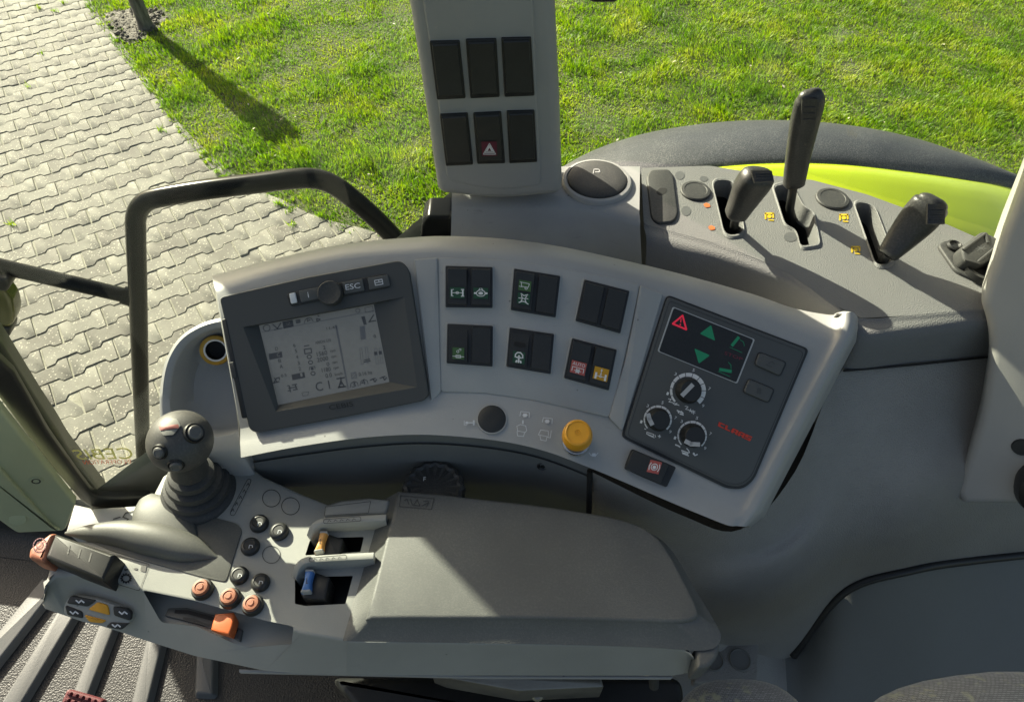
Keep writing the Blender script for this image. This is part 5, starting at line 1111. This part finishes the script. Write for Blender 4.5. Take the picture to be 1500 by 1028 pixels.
# fascia below the console lip
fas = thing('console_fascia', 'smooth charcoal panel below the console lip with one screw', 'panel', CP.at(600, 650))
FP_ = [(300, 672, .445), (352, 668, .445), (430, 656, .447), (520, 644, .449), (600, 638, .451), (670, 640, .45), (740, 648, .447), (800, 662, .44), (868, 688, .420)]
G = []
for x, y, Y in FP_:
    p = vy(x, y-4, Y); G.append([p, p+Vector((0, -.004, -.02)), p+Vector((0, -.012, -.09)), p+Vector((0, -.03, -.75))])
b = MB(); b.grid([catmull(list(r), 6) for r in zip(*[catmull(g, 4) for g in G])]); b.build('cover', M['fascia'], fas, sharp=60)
c = vy(795, 681, .434); b = MB(); k = mpp(c); b.lathe(c, (0.05, -1, .25), [(8.5*k, 0), (8.5*k, .002), (7*k, .003), (4*k, .0012), (3.6*k, .003), (1*k, .003)], 18); b.build('screw', M['black'], fas)
b = MB(); b.tube([vy(864, 689, .408), vy(862, 778, .382)], .0036, 8); b.build('joint', M['pit'], fas)
b = MB(); b.prism([Vector((-.325, y, z)) for y, z in ((.46, 1.5), (.46, 2.25), (.57, 2.29), (.66, 2.22), (.80, 2.02), (.80, 1.5))], (-1, 0, 0), .006, .001, 2); b.build('light_stop', M['fascia'], fas)  # hidden panel added to stop sun leaking in under the console
M['ballbutton'] = plastic('button_grey', (0.11, 0.11, 0.105), 0.42, 0.1, 500, 0.15, 60)
# ================================================================== armrest with its controls
ZP, ZT, ZB = 2.240, 2.222, 2.172
PA_ = HZ(ZT)
arm = thing('armrest', 'long grey armrest console with charcoal pad and rows of buttons', 'armrest', hz(560, 900, ZB))
topl = [(63, 868), (68, 854), (80, 845), (120, 843), (165, 850), (208, 866), (283, 881), (387, 911), (440, 928), (512, 941), (560, 800), (578, 732), (540, 728), (500, 732), (480, 738), (440, 722), (385, 697), (366, 682), (352, 671), (300, 667), (262, 680), (238, 697), (226, 720), (205, 765), (195, 792), (110, 792), (72, 830)]
botl = [(62, 884), (66, 891), (98, 902), (125, 909), (170, 923), (215, 938), (285, 960), (389, 982), (440, 986), (512, 988), (565, 805), (578, 738), (540, 735), (500, 740), (480, 746), (440, 730), (385, 705), (366, 690), (352, 680), (300, 676), (262, 690), (240, 705), (228, 730), (207, 772), (197, 796), (110, 796), (74, 836)]
b = MB(); b.prism([hz(x, y, ZT) for x, y in topl], (0, 0, 1), .05, .004, 3, bot=[hz(x, y, ZB) for x, y in botl]); hou = b.build('housing', M['arm'], arm)
rt_ = [(508, 941), (600, 942), (800, 945), (985, 949), (1006, 954), (1017, 962), (1000, 935), (950, 800), (700, 760), (560, 760)]; rb_ = [(508, 988), (600, 988.5), (800, 989), (985, 989), (1008, 985), (1019, 974), (1000, 940), (950, 802), (700, 762), (562, 764)]
b = MB(); b.prism([hz(x, y, ZT-.0004) for x, y in rt_], (0, 0, 1), .03, .003, 3, bot=[hz(x, y, ZB) for x, y in rb_]); b.build('side_rail', M['arm'], arm)
def cutter(loop, zt, zb, zb_mat=None, mat='arm'):
    b = MB(); b.rings([[hz(x, y, zt) for x, y in loop], [hz(x, y, zb) for x, y in loop]], 0); return b.build('cutter', M[mat])
rec = roundpoly([(209, 864, 6), (283, 879, 0), (387, 908, 0), (430, 917, 4), (427, 943, 3), (356, 948, 5), (326, 934, 5), (288, 917, 0), (236, 911, 5)], 4)
sl1 = roundpoly([(454, 791), (500, 787), (533, 786), (528, 808), (447, 813)], 2); sl2 = roundpoly([(432, 847), (481, 844), (517, 843), (506, 884), (447, 887), (432, 884)], 2)
cut(hou, [cutter(rec, 2.26, 2.190), cutter(sl1, 2.26, 2.18, mat='switch'), cutter(sl2, 2.26, 2.18, mat='switch')])
for s_ in (sl1, sl2):
    b = MB(); b.poly([hz(x, y, 2.1815) for x, y in s_]); b.build('slot_floor', M['switch'], arm)
# pad
ptop = [(582, 718), (640, 722), (700, 729), (780, 738), (850, 748), (905, 758), (940, 770), (966, 789), (986, 818), (1006, 856), (1020, 885), (1022, 903), (998, 911), (940, 910), (860, 908), (780, 906), (660, 906), (590, 906), (535, 907)]
pbot = [(562, 732), (640, 730), (700, 737), (780, 746), (850, 755), (905, 765), (944, 776), (974, 795), (996, 824), (1018, 862), (1044, 905), (1056, 934), (1034, 952), (950, 948), (860, 945), (780, 943), (660, 941), (580, 940), (502, 938)]
def dens(loop, k=4):
    return [(p.x, p.y) for p in catmull([Vector((x, y, 0)) for x, y in loop], k, True)]
def corner_keep(loop, idx, k=4):
    # smooth the run between sharp corners only
    out = []; n = len(loop); idx = sorted(idx)
    for a, e in zip(idx, idx[1:]+[idx[0]+n]):
        run = [Vector((*loop[i % n], 0)) for i in range(a, e+1)]; out += [(p.x, p.y) for p in catmull(run, k)][:-1]
    return out
cn = [0, 18]
T2, B2 = corner_keep(ptop, cn), corner_keep(pbot, cn)
b = MB(); b.prism([hz(x, y, ZP) for x, y in T2], (0, 0, 1), .05, .0045, 4, bot=[hz(x, y, ZT+.0006) for x, y in B2]); pad = b.build('pad', M['pad'], arm, sharp=50)
b = MB(); q = roundpoly([(1019, 948, 3), (1042, 932, 8), (1056, 941, 10), (1052, 962, 12), (1038, 977, 10), (1021, 979, 3)], 6); b.prism([hz(x, y, ZT-.002) for x, y in q], (0, 0, 1), .045, .005, 4); b.build('pad_end', M['pad'], arm)
q = roundpoly([(350, 979, 1), (700, 988, 0), (986, 989, 1), (984, 993, 1), (700, 992, 0), (350, 984, 1)], 1); b = MB(); b.prism([hz(x, y, 2.158) for x, y in q], (0, 0, 1), .006, .001, 2); b.build('edge_strip', M['console'], arm)
# embossed panel in the pad
q = [(587, 725.5), (636, 730), (632, 745.5), (585, 741.5)]; b = MB(); Mp = HZ(ZP).fn(.0006); b.stroke(Mp, q, 1.3, 0, True); b.build('embossed_frame', M['charcoal'], pad)
b = MB(); Mp2 = HZ(ZP).fn(.0008)
for s_ in ([(592, 733), (596, 731), (599, 739)], [(601, 731), (604, 740)], [(606, 740), (611, 732), (615, 741), (606, 740)], [(618, 741), (628, 736), (624, 743)], [(620, 734), (628, 734)]): b.stroke(Mp2, [(x, y-.5) for x, y in s_], 1.3)
b.build('embossed_mark', M['charcoal'], pad)

# bridges between the finger paddles, label plate
def bar(st, h, w):
    P = catmull([hz(x, y, z) for x, y, z in st], 4); rs = []
    for i, p in enumerate(P):
        t_ = P[min(i+1, len(P)-1)]-P[max(i-1, 0)]; t_.z = 0; t_.normalize(); sd_ = Vector((-t_.y, t_.x, 0)); e_ = .0022; ring = []
        for (a, z) in ((w-e_, 0), (w-e_*.3, -e_*.3), (w, -e_), (w*.9, -h), (-w*.9, -h), (-w, -e_), (-w+e_*.3, -e_*.3), (-w+e_, 0)): ring.append(p+sd_*a+Vector((0, 0, z)))
        rs.append(ring)
    b = MB(); b.rings(rs); return b
for st in ([(565, 757, 2.246), (520, 759.5, 2.246), (482, 762, 2.246), (466, 765, 2.2455), (457, 773, 2.242), (452, 786, 2.230)], [(547, 813, 2.246), (500, 815.5, 2.246), (461, 818, 2.246), (445, 821, 2.2455), (435, 830, 2.242), (430, 844, 2.230)]):
    br = bar(st, .030, .0044).build('bridge', M['arm'], arm); q = [0, 0, (st[3][0]+3, st[3][1]-7)]
    x0, y0 = (q[2][0]+5, q[2][1]+1); b = MB(); Mr = HZ(2.2464).fn(); fr = roundpoly([(x0, y0+1.5), (x0+54, y0-3), (x0+55, y0+3.5), (x0, y0+7.5)], 3); b.stroke(Mr, fr, .7, 0, True)
    for i in range(5): b.stroke(Mr, [(x0+6+i*9, y0+5.2-i*.6), (x0+8+i*9, y0+2.6-i*.6), (x0+11+i*9, y0+4.4-i*.6)], .7)
    b.build('bridge_print', M['rubber'], br)
b = MB(); b.prism([hz(x, y, 2.232) for x, y in roundpoly([(473, 757), (476, 740), (500, 733), (545, 729), (572, 731), (566, 752)], 5)], (0, 0, 1), .02, .004, 3); b.build('front_block', M['arm'], arm)
b = MB(); Mr = HZ(2.2324).fn(); b.stroke(Mr, [(477, 742), (543, 734), (539.5, 751), (475, 755)], .7, 0, True); b.build('label_outline', M['rubber'], arm)
# paddles
for q, m_, nm in (([(468, 777), (479.5, 777), (472.5, 806), (459, 808)], 'peach', 'orange finger paddle'), ([(446.5, 833), (459.5, 833), (454.5, 866), (439.5, 867)], 'blue', 'blue finger paddle')):
    blk = [(q[1][0]-3, q[1][1]+2), (q[1][0]+24, q[1][1]+12), (q[1][0]+17, q[2][1]+12), (q[3][0]+4, q[3][1]+9), (q[3][0]-1, q[3][1]-2)]
    b = MB(); b.prism([hz(x, y, 2.228) for x, y in roundpoly(blk, 3)], (0, 0, 1), .03, .003, 2); pd = b.build('paddle', M['black'], arm); pd['label'] = nm
    b = MB(); t0, t1 = sub(q, 0, .12, 1, .88), None; qq = [q[0], q[1], bil(q, .86, .5), q[2], q[3], bil(q, .14, .5)]; b.prism([hz(x, y, 2.237) for x, y in roundpoly(qq, 2, 3)], (0, 0, 1), .016, .003, 3); b.build('paddle_face', M[m_], pd)
    for v_ in (.04, .93):
        s_ = sub(q, .02, v_-.05, .98, v_+.06); b = MB(); b.prism([hz(x, y, 2.2378) for x, y in roundpoly(s_, 2, 3)], (0, 0, 1), .014, .0015, 2); b.build('paddle_tip', M['console'], pd)
    s_ = sub(q, .42, .40, .62, .62); b = MB(); b.stroke(HZ(2.2375).fn(), [s_[0], s_[3], s_[2]], .9); b.build('paddle_mark', M['rubber'], pd)

# dark palm field with its two humps
q = roundpoly([(207, 737, 6), (279, 748, 0), (347, 766, 8), (355, 776, 8), (331, 852, 6), (300, 846, 0), (220, 824, 0), (162, 806, 3), (103, 780, 3), (194, 770, 3)], 4)
b = MB(); b.prism([hz(x, y, ZT+.0015) for x, y in q], (0, 0, 1), .01, .001, 2); pf = b.build('palm_field', M['armdark'], arm)
def hump(path, wpx, hts, name):
    P = [hz(x, y, ZT+.001) for x, y in path]; P = catmull(P, 5); W_ = catmull([Vector((w_, h_, 0)) for w_, h_ in zip(wpx, hts)], 5); rs = []
    for i, p in enumerate(P):
        ax = (P[min(i+1, len(P)-1)]-P[max(i-1, 0)]).normalized(); sd_ = ax.cross(Vector((0, 0, 1))).normalized(); k = mpp(p); ring = []
        for j in range(17):
            a = math.pi*j/16; ring.append(p+sd_*math.cos(a)*W_[i].x*k+Vector((0, 0, 1))*(math.sin(a)**.8)*W_[i].y)
        rs.append(ring)
    b = MB(); b.rings(rs, 0, cap0=False, cap1=False, closed=False); b.build(name, M['armdark'], arm, sharp=80)
hump([(96, 781), (130, 781), (180, 783), (230, 792), (280, 805), (318, 816)], [2, 11, 19, 24, 20, 2], [.002, .012, .020, .022, .014, .001], 'palm_hump')
hump([(214, 728), (222, 745), (238, 765), (262, 788), (290, 810)], [10, 28, 36, 30, 4], [.003, .012, .014, .010, .001], 'palm_hump')

# handle with orange end
ZHn = 2.250; han = thing('throttle_handle', 'black sliding handle with faded orange thumb cap on the armrest nose', 'handle', hz(110, 830, ZT))
b = MB(); b.prism([hz(x, y, ZHn) for x, y in roundpoly([(80, 780, 3), (168, 811, 2), (150, 850, 2), (64, 817, 5)], 3)], (0, 0, 1), .034, .005, 3); b.build('grip', M['black'], han)
for i in range(3):
    u = .30+.18*i; q = [(80, 780), (168, 811), (150, 850), (64, 817)]; b = MB(); b.stroke(HZ(ZHn+.0004).fn(), [bil(q, u, .25), bil(q, u+.02, .55)], 2.2); b.build('groove', M['rubber'], han)
b = MB(); b.prism([hz(x, y, ZHn+.001) for x, y in roundpoly([(41, 803, 6), (73, 779, 5), (81, 780, 2), (66, 817, 3), (62, 823, 4), (40, 816, 4)], 4)], (0, 0, 1), .030, .006, 4); cp_ = b.build('thumb_cap', M['salmon'], han)
b = MB(); Mt = HZ(ZHn+.0016).fn(); b.stroke(Mt, ell(58, 798, 9, 10.5, 16, rot=.6), 1.2, 0, True); b.stroke(Mt, ell(58, 798, 4.5, 5.5, 12, rot=.6), 1, 0, True); b.stroke(Mt, [(50, 806), (66, 790)], .9); b.build('cap_mark', M['maroon'], cp_)
# pictogram plate beside it
b = MB(); Mr = HZ(ZT+.0008).fn(); pl4 = roundpoly([(171, 813, 3), (219, 826, 3), (204, 865, 3), (155, 850, 3)], 3); b.stroke(Mr, pl4, .8, 0, True); b.build('plate_outline', M['rubber'], arm)
b = MB(); e6 = lambda x, y: Mr(60+x/3.947, 800+y/3.947)
for p in ([(432, 112), (462, 122), (448, 145), (422, 148)], [(478, 130), (512, 130), (486, 142)], [(528, 128), (558, 122), (556, 136)], [(580, 112), (612, 108), (604, 148), (574, 140)]): b.poly([e6(*s_) for s_ in p])
b.build('plate_symbol', M['darkprint'], arm); b = MB(); b.stroke(e6, ell(492, 184, 24, 21, 20), 7, 0, True)
for i in range(12): b.stroke(e6, [(492+25*math.cos(i*.524), 184+22*math.sin(i*.524)), (492+33*math.cos(i*.524), 184+29*math.sin(i*.524))], 7)
b.build('plate_symbol', M['darkprint'], arm)

# round buttons
for (x, y) in ((380.5, 768), (409.8, 779.6), (367.5, 801.4), (351.4, 843.7), (382.3, 854)):
    c = hz(x, y, ZT+.004); k = mpp(c); c = hz(x, y, ZT); b = MB(); b.lathe(c, (0, 0, 1), [(13.5*k, 0), (13.5*k, .0035), (12.5*k, .006), (10*k, .0078), (8*k, .0082), (7*k, .0074), (1*k, .0074)], 28); bt = b.build('round_button', M['switch'], arm)
    b = MB(); Mn = HZ(ZT+.0078).fn(); b.stroke(Mn, [(x-3, y+1), (x-2, y-3.5), (x+2, y-3), (x+2.5, y+1)], .9); b.build('button_mark', M['faint'], bt)
for (x, y) in ((397.5, 729.5), (425.5, 741), (397.5, 812)):
    b = MB(); b.stroke(HZ(ZT+.0006).fn(), ell(x, y, 13, 12.5, 30), .9, 0, True); b.build('blank_ring', M['rubber'], arm)
for (x, y) in ((298, 861), (338.7, 874), (371.4, 884)):
    c = hz(x, y+3, ZT); k = mpp(c); b = MB(); b.lathe(c, (0, 0, 1), [(15.5*k, 0), (15.5*k, .004), (14*k, .007), (12*k, .0075)], 28); bt = b.build('round_button', M['switch'], arm); bt['label'] = 'black button with worn orange top'
    b = MB(); b.lathe(c, (0, 0, 1), [(11.8*k, .005), (11.8*k, .0095), (10.5*k, .0115), (7.5*k, .0118), (7*k, .0108), (5*k, .011), (4*k, .012), (1*k, .012)], 28); b.build('button_top', M['salmon'], bt)
# legend strips by the joystick
for q in ([(368, 702), (363, 701), (338, 748), (337, 754), (343, 755), (366, 709)], [(312, 671), (349, 681), (352, 686), (346, 688), (310, 677)]):
    b = MB(); Mr2 = HZ(ZT+.0008).fn(); b.stroke(Mr2, roundpoly(q, 3), .7, 0, True); a_, e_ = Vector(q[0]), Vector(q[3])
    for i in range(5):
        p = a_.lerp(e_, .14+.18*i); b.stroke(Mr2, [(p.x-2.5, p.y+2), (p.x, p.y-2), (p.x+1.5, p.y+2)], .8)
    b.build('legend', M['darkprint'], arm)

# oval keypad on the nose
PN = Plane(hz(143, 893, 2.198), (-.05, -.72, 1)); kp_ = tag(MB(), ) if False else None
e7 = lambda x, y, h: PN.at(60+x/3.947, 800+y/3.947, h)
ovl = roundpoly([(108, 330, 30), (160, 268, 30), (350, 292, 40), (520, 352, 20), (560, 365, 10), (632, 450, 10), (540, 500, 20), (470, 505, 30), (270, 450, 40), (110, 400, 30)], 20)
b = MB(); b.prism([e7(x, y, .0025) for x, y in roundpoly([(128, 350, 40), (165, 283, 30), (330, 305, 40), (525, 375, 30), (522, 425, 30), (462, 486, 30), (250, 440, 40), (135, 400, 30)], 20)], PN.n, .006, .001, 2); kpd = b.build('keypad', M['arm'], arm)
keys = [([(145, 330), (168, 285), (318, 312), (268, 350)], 'black'), ([(136, 340), (236, 378), (240, 418), (150, 398)], 'black'), ([(414, 345), (500, 362), (522, 385), (515, 432), (420, 400)], 'black'), ([(398, 440), (505, 446), (462, 484), (372, 466)], 'black'), ([(268, 366), (325, 322), (384, 340), (396, 400)], 'amber'), ([(246, 396), (376, 430), (352, 446), (278, 438)], 'amber')]
for p, m_ in keys:
    b = MB(); b.prism([e7(x, y, .0042) for x, y in roundpoly(p, 14)], PN.n, .004, .0012, 2); ky = b.build('key', M[m_], kpd)
    if m_ == 'black':
        cx = sum(s_[0] for s_ in p)/len(p); cy = sum(s_[1] for s_ in p)/len(p); b = MB(); b.stroke(lambda x, y: e7(x, y, .0045), [(cx-22, cy-8), (cx-6, cy+6), (cx+8, cy-8), (cx+24, cy+4)], 8); b.build('key_print', M['faint'], ky)
# slider in the recess
PSl = HZ(2.1915); e8 = lambda x, y, h=0: PSl.at(60+x/3.947, 800+y/3.947, h)
b = MB(); b.prism([e8(x, y, .003) for x, y in roundpoly([(715, 400, 6), (735, 355, 8), (840, 352, 0), (1000, 395, 0), (1165, 480, 6), (1150, 548, 6), (1060, 500, 0), (900, 445, 0)], 6)], (0, 0, 1), .006, .001, 2); sp_ = b.build('slider_plate', M['panel'], arm)
b = MB(); b.poly([e8(x, y, .0034) for x, y in [(776, 365), (850, 368), (985, 402), (1140, 482), (1132, 500), (975, 425), (850, 390), (772, 386)]]); b.build('slider_slot', M['pit'], sp_)
b = MB(); b.poly([e8(x, y, .0034) for x, y in [(822, 408), (885, 415), (940, 440), (985, 450), (975, 462), (900, 445), (820, 425)]]); b.build('slider_print', M['darkprint'], sp_)
sl_t = thing('slider_knob', 'small orange slider knob in the armrest recess', 'slider', e8(1040, 450, .003))
b = MB(); T_ = [hz(60+x/3.947, 800+y/3.947, 2.215) for x, y in ((1004, 388), (1112, 378), (1120, 402), (1106, 465), (1086, 514), (980, 482), (990, 440))]
b.prism(T_, (0, 0, 1), .022, .0025, 3, draft=-.002); b.build('knob', M['orange'], sl_t)

# joystick
jb = hz(293, 722, ZT); joy = thing('joystick', 'charcoal ball top joystick with silver buttons on a ribbed boot', 'joystick', jb)
jt = hz(273, 676, 2.300); ax = (jt-jb); H_ = ax.length; ax.normalize(); k = mpp(jb); prof = []
for i, (r_, h_) in enumerate(((52, 0), (52, .06), (49, .12), (42, .15), (43, .20), (46, .22), (44, .30), (35, .33), (36, .38), (39, .40), (37, .49), (28, .52), (29, .57), (32, .59), (30, .68), (22, .71), (23, .76), (25, .78), (23, .9), (21, 1.15))): prof.append((r_*k, h_*H_))
b = MB(); b.lathe(jb, ax, prof, 40); b.build('boot', M['rubber'], joy, sharp=40)
jc = hz(264, 646, 2.338); R_ = 43.5*mpp(jc); axj = Vector((-.12, -.10, 1)).normalized()
b = MB(); prof = []
for i in range(1, 24):
    a = math.pi*i/24; rr = R_*math.sin(a)*(1.0+.06*math.sin(a)); hh = -R_*math.cos(a)
    if hh < 0: rr *= 1.0-.22*(hh/R_)**2; hh *= 1.18
    prof.append((rr, hh))
b.lathe(jc, axj, prof, 48); b.build('ball_grip', M['ball'], joy, sharp=70)
def on_ball(x, y):
    d = ray(x, y).normalized(); oc = CC-jc; Rr = R_*1.03; bq = oc.dot(d); cq_ = oc.dot(oc)-Rr*Rr; t_ = -bq-math.sqrt(max(0, bq*bq-cq_)); p = CC+d*t_; return p, (p-jc).normalized()
def ballbutton(x, y, r, label):
    p, nn = on_ball(x, y); k = mpp(p); b = MB(); b.lathe(p, nn, [(r*1.42*k, -.006), (r*1.42*k, -.0002), (r*1.32*k, .0014), (r*1.12*k, .0006), (r*1.08*k, -.002)], 28, cap0=False); bz = b.build('button_well', M['black'], joy)
    b = MB(); b.lathe(p, nn, [(r*k, -.004), (r*k, .0025), (r*.9*k, .004), (r*.62*k, .0046), (r*.55*k, .0040), (r*.1*k, .0040)], 28); bt = b.build('button', M['ballbutton'], bz)
ballbutton(285, 634, 11, ''); ballbutton(234, 662, 8.5, ''); ballbutton(258, 681, 8.5, '')
b = MB()
for p in ([(233, 628), (243, 614), (258, 613), (265, 624), (254, 637), (240, 638)],):
    b.rings([[on_ball(x, y)[0]+on_ball(x, y)[1]*.0008 for x, y in resample(p, 24)], [on_ball(x, y)[0]+on_ball(x, y)[1]*.0012 for x, y in resample(grow(p, .5), 24)]], 0, cap0=False, cap1=True)
dp_ = b.build('pictogram', M['pictogrey'], joy, sharp=80)
b = MB(); q = [(234, 625), (262, 622), (262, 628), (235, 631)]; b.rings([[on_ball(x, y)[0]+on_ball(x, y)[1]*.0016 for x, y in resample(q, 20)], [on_ball(x, y)[0]+on_ball(x, y)[1]*.0022 for x, y in resample(grow(q, .4), 20)]], 0, cap0=False, cap1=True); b.build('pictogram_bar', M['pictored'], dp_)
# jog dial behind the pad
c = hz(636, 723, 2.216); k = mpp(c); jd = thing('jog_dial', 'black fluted rotary dial behind the armrest pad', 'dial', c); axd = Vector((.04, .06, .99)).normalized()
b = MB(); b.lathe(c, axd, [(44*k, -.02), (45*k, .0), (42*k, .003)], 48); b.build('skirt', M['rubber'], jd)
b = MB(); b.lathe(c, axd, [(43*k, .002), (45*k, .006), (45*k, .014), (43*k, .018), (38*k, .0195), (34*k, .017), (10*k, .0172)], 96, 0, .035, 16); b.build('ring', M['grip'], jd)
b = MB(); textat(b, Plane(c+axd*.0178, axd).fn(), 'F', 620, 704, 6, .1); b.build('dial_mark', M['white'], jd)

# bracket and bolt under the armrest
br_ = thing('armrest_bracket', 'bare metal bracket and bolt underneath the armrest', 'bracket', hz(760, 1000, 2.0))
b = MB(); b.prism([hz(x, y, 2.10) for x, y in roundpoly([(630, 984), (880, 990), (885, 1006), (760, 1012), (650, 992)], 3)], (0, 0, 1), .05, .003, 2); b.build('plate', M['steel'], br_)
b = MB(); b.tube([hz(958, 984, 2.15), hz(958, 1004, 2.12)], .006, 14); b.build('bolt', M['rubber'], br_)
b = MB(); b.lathe(hz(787, 1016, 2.06), (0, -.5, 1), [(.008, 0), (.008, .004), (.005, .006), (.002, .005)], 14); b.build('nut', M['steel'], br_)
b = MB(); b.prism([hz(x, y, 2.0) for x, y in roundpoly([(480, 990), (1000, 990), (1010, 1100), (700, 1100), (540, 1060)], 20)], (0, 0, 1), .25, .01, 3); b.build('stem', M['black'], br_)

# cup-holder plate at the wall foot
cpz = HZ(1.84); ch = thing('socket_plate', 'dim plate with two round openings between armrest and seat', 'plate', cpz.at(1075, 970))
b = MB(); b.prism([cpz.at(x, y) for x, y in roundpoly([(1020, 950, 8), (1060, 934, 8), (1112, 938, 6), (1110, 1000, 6), (1015, 1000, 6)], 6)], (0, 0, 1), .02, .004, 3); b.build('plate', M['wall'], ch)
for x in (1084, 1044):
    c = cpz.at(x, 966); k = mpp(c); b = MB(); b.lathe(c, (0, 0, 1), [(16*k, -.004), (16*k, .002), (14.5*k, .003), (13.5*k, .001), (2*k, .001)], 24); b.build('socket_lid', M['fascia'], ch)

# seat: two fabric bolsters cut off by the lower edge
seat = thing('driver_seat', 'grey woven fabric seat bolsters at the lower right edge', 'seat', hz(1250, 1060, 1.9))
def bolster(c, rx, ry, rz, name, rot=0.0):
    b = MB(); rs = []
    for i in range(1, 20):
        a = math.pi*i/20; ring = []
        for j in range(36):
            t_ = 2*math.pi*j/36; ct, st_ = math.cos(t_), math.sin(t_); e = .75
            x = rx*(math.sin(a)**.7)*math.copysign(abs(ct)**e, ct); y = ry*(math.sin(a)**.7)*math.copysign(abs(st_)**e, st_); ring.append(c+Vector((x*math.cos(rot)-y*math.sin(rot), x*math.sin(rot)+y*math.cos(rot), -rz*math.cos(a))))
        rs.append(ring)
    b.rings(rs); b.build(name, M['fabric'], seat, sharp=80)
bolster(hz(1094, 1108, 2.05), .085, .085, .07, 'cushion'); bolster(hz(1460, 1130, 2.10), .16, .10, .08, 'cushion', .12)
